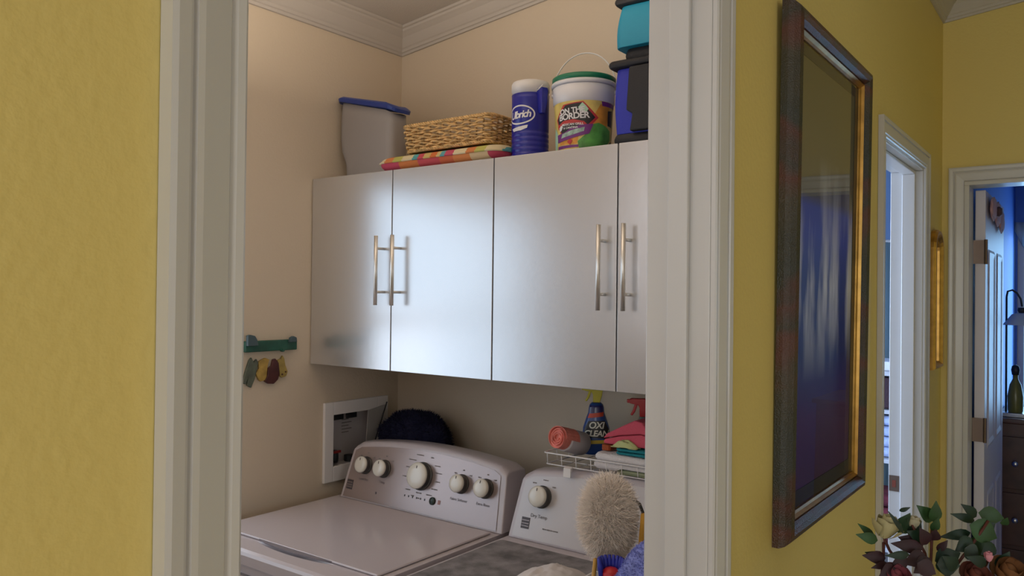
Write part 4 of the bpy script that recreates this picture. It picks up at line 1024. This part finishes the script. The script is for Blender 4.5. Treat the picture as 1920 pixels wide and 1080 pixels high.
bm = nb(); prism(bm, rrect(-.07, .07, 0, .02, .004, 2), (4.74, .33, 1.011), (0, 1, 0), (0, 0, 1), (1, 0, 0), .05); tag(obj('tray', bm, mat('silver_tray', (.45, .47, .52), .25, metal=.8), bevel=.002), 'small silver tray at the front of the far dresser top', 'tray')
# white sheer valance and curtains at the far window
SHEER = mat('white_sheer', (.72, .76, .80), .8)
nt = SHEER.node_tree; tl = nt.nodes.new('ShaderNodeBsdfTranslucent'); tl.inputs[0].default_value = (.8, .84, .9, 1); mxs = nt.nodes.new('ShaderNodeMixShader'); mxs.inputs[0].default_value = .55
nt.links.new(nt.nodes['Principled BSDF'].outputs[0], mxs.inputs[1]); nt.links.new(tl.outputs[0], mxs.inputs[2]); nt.links.new(mxs.outputs[0], nt.nodes['Material Output'].inputs[0])
vl = thing('window_curtains', 'white gathered valance and sheer panels at the far blue room window', 'curtains', (5.86, .02, 1.85))
for i in range(5):
    y0 = -.37 + .16 * i; bm = nb(); rows = []
    for k in range(13):
        f = k / 12; y = y0 + .16 * f; drop = .05 + .13 * math.sin(f * PI); rows.append([(5.865 - .012 * math.sin(k * 1.9), y, 2.09), (5.86 - .02 * math.sin(k * 1.9), y, 2.09 - drop * .5), (5.868 - .014 * math.sin(k * 1.9), y, 2.09 - drop)])
    loft(bm, rows); o_ = obj('swag', bm, SHEER, vl, smooth=True, recalc=False); md = o_.modifiers.new('s', 'SOLIDIFY'); md.thickness = .003
for y0, y1, lab_ in ((-.38, -.20, 'left'), (.0, .10, 'middle')):
    bm = nb(); rows = []
    for k in range(17):
        f = k / 16; y = y0 + (y1 - y0) * f; x = 5.83 - .016 * math.sin(k * 1.7); rows.append([(x, y, 2.05), (x, y, 1.5), (x, y, .85)])
    loft(bm, rows); o_ = obj('curtain_panel', bm, SHEER, vl, smooth=True, recalc=False); md = o_.modifiers.new('s', 'SOLIDIFY'); md.thickness = .003

# ---------------------------------------------------------------- bedroom seen through the slit of the second doorway
sh = thing('bedroom_shelf', 'white shelf unit with folded linen in the bedroom behind the hall door', 'shelf', (4.3, .85, 0))
for z in (.40, .82, 1.235):
    obj('shelf_board', box_bm(4.10, 4.45, .60, 1.10, z, z + .02), TRIM, sh, bevel=.002)
for y in (.598, 1.1): obj('side_panel', box_bm(4.10, 4.45, y, y + .018, .0, 1.255), TRIM, sh, bevel=.002)
bm = nb(); bx(bm, 4.15, 4.40, .70, 1.02, 1.256, 1.30); tag(obj('white_box', bm, WPLAS, bevel=.004), 'flat white box on top of the bedroom shelf unit', 'box')
bm = nb(); bx(bm, 4.13, 4.40, .64, 1.07, 1.075, 1.225); tag(obj('dark_basket', bm, mat('dark_maroon_basket', (.05, .02, .025), .8, bump=.8, bscale=120), bevel=.01), 'dark maroon basket under the top board of the bedroom shelf', 'basket')
struct_b = box_bm(4.10, 4.45, .616, 1.10, 1.055, 1.073); obj('shelf_board', struct_b, TRIM, sh)
folded('folded_linen', 'blue and white folded linen stack on the bedroom shelf', 'linen', 4.13, 4.40, .64, 1.07, .842, 4, .05, mat('pale_blue_linen', (.45, .52, .72), .9, var=.4, vscale=25), 9)
folded('folded_blanket', 'dark red folded blanket low on the bedroom shelf', 'blanket', 4.13, 4.40, .64, 1.07, .422, 4, .06, mat('dark_red_blanket', (.16, .02, .03), .9, var=.5, vscale=10), 10)
bm = nb(); rows = []
for k in range(25):
    f = k / 24; y = .61 + .75 * f; x = 5.3 - .02 * math.sin(k * 1.8); rows.append([(x, y, 1.95), (x, y, 1.2), (x, y, .3)])
loft(bm, rows); o_ = obj('hanging_panel', bm, mat('grey_green_cloth', (.18, .26, .28), .8), smooth=True, recalc=False); md = o_.modifiers.new('s', 'SOLIDIFY'); md.thickness = .004
tag(o_, 'grey-green hanging curtain in the bedroom behind the shelf unit', 'curtain')
bm = nb(); tube(bm, [(5.3, .60, 1.957), (5.3, 1.5, 1.957)], .010, 8); tag(obj('curtain_rod', bm, TRIM, smooth=True), 'white rod carrying the grey-green bedroom curtain', 'rod')
bm = nb(); rows = []

# ---------------------------------------------------------------- flower arrangement on a console table
tb_ = thing('console_table', 'narrow dark wooden side table under the flower arrangement', 'table', (1.385, .20, 0))
obj('table_top', box_bm(1.12, 1.65, .04, .37, .80, .828), WOOD, tb_, bevel=.004)
for x in (1.145, 1.625):
    for y in (.065, .345): obj('leg', box_bm(x - .018, x + .018, y - .018, y + .018, 0, .7995), WOOD, tb_, bevel=.003)
VC = Vector((1.385, .205, .8285))
vs = thing('vase', 'dark glazed vase holding the silk roses', 'vase', VC)
bm = nb(); lathe(bm, [(.045, 0), (.065, .03), (.072, .09), (.055, .15), (.035, .19), (.042, .205), (.038, .205), (.031, .19), (.050, .15), (.066, .09), (.040, .012)], VC, 32); obj('vase_body', bm, mat('dark_glaze', (.03, .03, .05), .2, coat=.4), vs, smooth=True)
fl = thing('flower_arrangement', 'silk rose arrangement with cream bloom and dark leaves at the lower right', 'flowers', (VC.x, VC.y, .845))
LG = mat('leaf_green', (.020, .066, .016), .5, var=.3, vscale=30); LD = mat('leaf_dark_green', (.007, .027, .014), .5, var=.3, vscale=30); LM = mat('leaf_maroon', (.026, .005, .010), .55, var=.3, vscale=30)
ST = mat('stem_brown_red', (.09, .02, .015), .6)
def leaf(c, d, L, W, m, nrm=None, fold=.25):
    """c base, d direction"""
    c, d = Vector(c), Vector(d).normalized(); nrm = Vector(nrm) if nrm is not None else Vector((-.8, -.55, .2))
    s_ = d.cross(nrm).normalized(); n_ = s_.cross(d).normalized(); bm = nb(); rows = []
    for k in range(7):
        f = k / 6; w_ = W * math.sin(min(1, f * 1.02) ** .8 * PI) * .5 + .0004; bend = n_ * (-.25 * L * f * f)
        p = c + d * L * f + bend; rows.append([p - s_ * w_ + n_ * w_ * fold, p, p + s_ * w_ + n_ * w_ * fold])
    loft(bm, rows); return obj('leaf', bm, m, fl, smooth=True, recalc=False)
def rose(c, r, col, name, tilt=(0, 0, 1), n=16, label=None):
    c = Vector(c); t_ = Vector(tilt).normalized(); u, v = frame_of(t_)
    m = mat('petal_' + name, col, .7, var=.12, vscale=40)
    core = nb(); ellip(core, c, r * .45, r * .45, r * .6, 14, 10); ro = obj('rose', core, m, fl, smooth=True)
    if label: ro['label'] = label
    for i in range(n):
        ring = i // 5; a = i * 2.4; rad = r * (.40 + .16 * ring); hgt = r * (1.25 - .22 * ring); bm = nb(); rows = []
        for k in range(6):
            f = k / 5; row = []
            for j in range(7):
                g = (j / 6 - .5) * 1.5 * (math.sin(f * PI * .5 + .3)); an = a + g
                rr = rad * (.35 + .75 * math.sin(f * PI * .62)) + r * .10 * ring * f ** 3
                row.append(c + (u * math.cos(an) + v * math.sin(an)) * rr + t_ * (-r * .6 + hgt * f * 1.15 - .12 * r * abs(j - 3) / 3 * f))
            rows.append(row)
        loft(bm, rows); obj('petal', bm, m, ro, smooth=True, recalc=False)
    return ro
LEAVES = [
    ((1.3162, 0.2777, 1.2341), (-0.0239, 0.0118, 0.0214), 0.0094, LG),
    ((1.2982, 0.2684, 1.2357), (-0.0285, 0.0181, 0.0107), 0.0142, LG),
    ((1.4036, 0.2097, 1.2525), (-0.0247, 0.0129, 0.0239), 0.0194, LG),
    ((1.3924, 0.2081, 1.2538), (-0.0089, -0.0086, 0.0309), 0.0170, LG),
    ((1.3805, 0.2076, 1.2428), (-0.0069, -0.0111, 0.0195), 0.0122, LG),
    ((1.3706, 0.2546, 1.2333), (-0.0007, -0.0197, 0.0299), 0.0233, LG),
    ((1.3707, 0.2377, 1.2302), (-0.0022, -0.0176, 0.0221), 0.0185, LD),
    ((1.4807, 0.1560, 1.2578), (0.0125, -0.0370, -0.0057), 0.0239, LG),
    ((1.4673, 0.1573, 1.2541), (-0.0243, 0.0124, 0.0203), 0.0142, LD),
    ((1.4540, 0.1585, 1.2505), (-0.0315, 0.0222, 0.0123), 0.0117, LD),
    ((1.4264, 0.1622, 1.2498), (0.0146, -0.0397, -0.0174), 0.0324, LG),
    ((1.4667, 0.1585, 1.2288), (0.0055, -0.0278, 0.0164), 0.0237, LD),
    ((1.4390, 0.1622, 1.2346), (-0.0375, 0.0306, -0.0046), 0.0140, LD),
    ((1.4170, 0.1583, 1.2313), (-0.0253, 0.0142, -0.0163), 0.0214, LD),
    ((1.4356, 0.1671, 1.2159), (0.0156, -0.0412, -0.0019), 0.0295, LG),
    ((1.3994, 0.1655, 1.2190), (-0.0002, -0.0198, -0.0095), 0.0227, LD),
    ((1.3726, 0.2020, 1.1988), (0.0105, -0.0345, 0.0149), 0.0288, LD),
    ((1.3519, 0.1963, 1.2009), (0.0076, -0.0305, 0.0014), 0.0268, LD),
    ((1.3667, 0.1931, 1.2067), (-0.0070, -0.0104, -0.0228), 0.0226, LD),
    ((1.3615, 0.2167, 1.2213), (-0.0314, 0.0221, 0.0154), 0.0227, LM),
    ((1.3504, 0.2149, 1.2214), (-0.0374, 0.0302, 0.0092), 0.0180, LM),
    ((1.3411, 0.2107, 1.2156), (-0.0290, 0.0192, -0.0112), 0.0224, LM),
    ((1.3539, 0.2101, 1.2275), (-0.0173, 0.0028, 0.0245), 0.0180, LM),
    ((1.3695, 0.2058, 1.2305), (-0.0092, -0.0080, 0.0172), 0.0167, LM),
    ((1.3456, 0.2047, 1.2097), (-0.0246, 0.0133, -0.0185), 0.0239, LM),
    ((1.3057, 0.2587, 1.2089), (-0.0298, 0.0200, 0.0065), 0.0164, LM),
    ((1.3130, 0.2657, 1.2086), (-0.0246, 0.0129, 0.0081), 0.0090, LD),
    ((1.2967, 0.2541, 1.2048), (-0.0243, 0.0127, -0.0036), 0.0089, LM),
    ((1.3632, 0.2143, 1.2304), (-0.0261, 0.0148, 0.0154), 0.0182, LD),
    ((1.2991, 0.2333, 1.2524), (-0.0231, 0.0106, 0.0324), 0.0059, LD),
    ((1.3061, 0.2402, 1.2834), (-0.0045, -0.0142, 0.0070), 0.0052, LD),
    ((1.3742, 0.1996, 1.2155), (-0.0039, -0.0152, 0.0160), 0.0106, LM),
    ((1.4287, 0.1264, 1.1892), (-0.0009, -0.0193, 0.0253), 0.0182, LD),
    ((1.3963, 0.1363, 1.2017), (-0.0273, 0.0165, 0.0126), 0.0149, LD),
    ((1.5271, 0.1272, 1.2335), (-0.0085, -0.0089, 0.0115), 0.0113, LG),
    ((1.3158, 0.2280, 1.2185), (-0.0306, 0.0212, 0.0006), 0.0104, LD),
    ((1.3142, 0.2304, 1.2126), (-0.0261, 0.0153, -0.0110), 0.0163, LM),
    ((1.3584, 0.1708, 1.1986), (-0.0226, 0.0101, 0.0185), 0.0192, LD),
    ((1.3119, 0.2166, 1.2087), (0.0041, -0.0256, -0.0117), 0.0220, LM),
    ((1.2929, 0.2425, 1.2010), (-0.0242, 0.0127, -0.0078), 0.0220, LM),
    ((1.3725, 0.2186, 1.2304), (-0.0277, 0.0173, -0.0027), 0.0168, LM),
    ((1.4381, 0.1300, 1.2225), (-0.0228, 0.0108, -0.0116), 0.0183, LD),
]
STEMS = [
    [(1.3416, 0.2688, 1.2221), (1.3419, 0.2687, 1.2036), (1.3413, 0.2699, 1.1821), (1.3397, 0.2722, 1.1591)],
    [(1.3860, 0.2084, 1.2506), (1.3862, 0.2084, 1.2321), (1.3858, 0.2095, 1.1984), (1.3853, 0.2106, 1.1676), (1.3848, 0.2117, 1.1369)],
    [(1.4379, 0.1381, 1.2577), (1.4273, 0.1528, 1.2299), (1.4141, 0.1712, 1.1989), (1.4008, 0.1896, 1.1679), (1.3922, 0.2018, 1.1294)],
    [(1.3677, 0.2331, 1.2502), (1.3726, 0.2269, 1.2288), (1.3802, 0.2169, 1.2059), (1.3843, 0.2118, 1.1707)],
    [(1.4392, 0.1373, 1.1986), (1.4353, 0.1428, 1.1840), (1.4238, 0.1587, 1.1530)],
    [(1.3396, 0.2713, 1.2374), (1.3473, 0.2613, 1.2099), (1.3604, 0.2439, 1.1825), (1.3736, 0.2265, 1.1521)],
]

for B_, d_, w_, m_ in LEAVES: leaf(B_, d_, Vector(d_).length, w_ * 1.15, m_)
for s_ in STEMS:
    bm = nb(); tube(bm, s_, .0022, 6); obj('stem', bm, ST, fl, smooth=True)

for s_ in ([(1.385, .21, .86), (1.385, .208, 1.02), (1.384, .212, 1.14)], [(1.392, .20, .86), (1.392, .20, 1.03), (1.392, .202, 1.13)], [(1.378, .214, .86), (1.376, .222, 1.02), (1.372, .228, 1.155)], [(1.380, .20, .86), (1.375, .215, 1.03), (1.340, .272, 1.16)], [(1.39, .196, .86), (1.40, .185, 1.05), (1.424, .159, 1.155)]):
    bm = nb(); tube(bm, s_, .0025, 6); obj('stem', bm, ST, fl, smooth=True)
rose((1.306, .258, 1.254), .0250, (.42, .38, .20), 'cream', tilt=(.10, -.35, 1), n=12)
rose((1.375, .232, 1.250), .0150, (.42, .38, .26), 'pale_bud', tilt=(.1, -.2, 1), n=8, label='small pale green-white bud')
rose((1.398, .133, 1.212), .0105, (.62, .26, .32), 'pink', tilt=(0, 0, 1), n=7, label='small pink bud')
rose((1.418, .110, 1.186), .0300, (.20, .085, .03), 'orange_brown', tilt=(-.5, -.4, .8), n=15, label='orange-brown bloom')
rose((1.388, .150, 1.180), .0260, (.17, .05, .035), 'rust_red', tilt=(-.5, -.4, .8), n=15, label='rust red bloom')
rose((1.294, .242, 1.186), .0240, (.22, .05, .07), 'dusky_red', tilt=(-.5, -.4, .8), n=15, label='dusky red bloom')
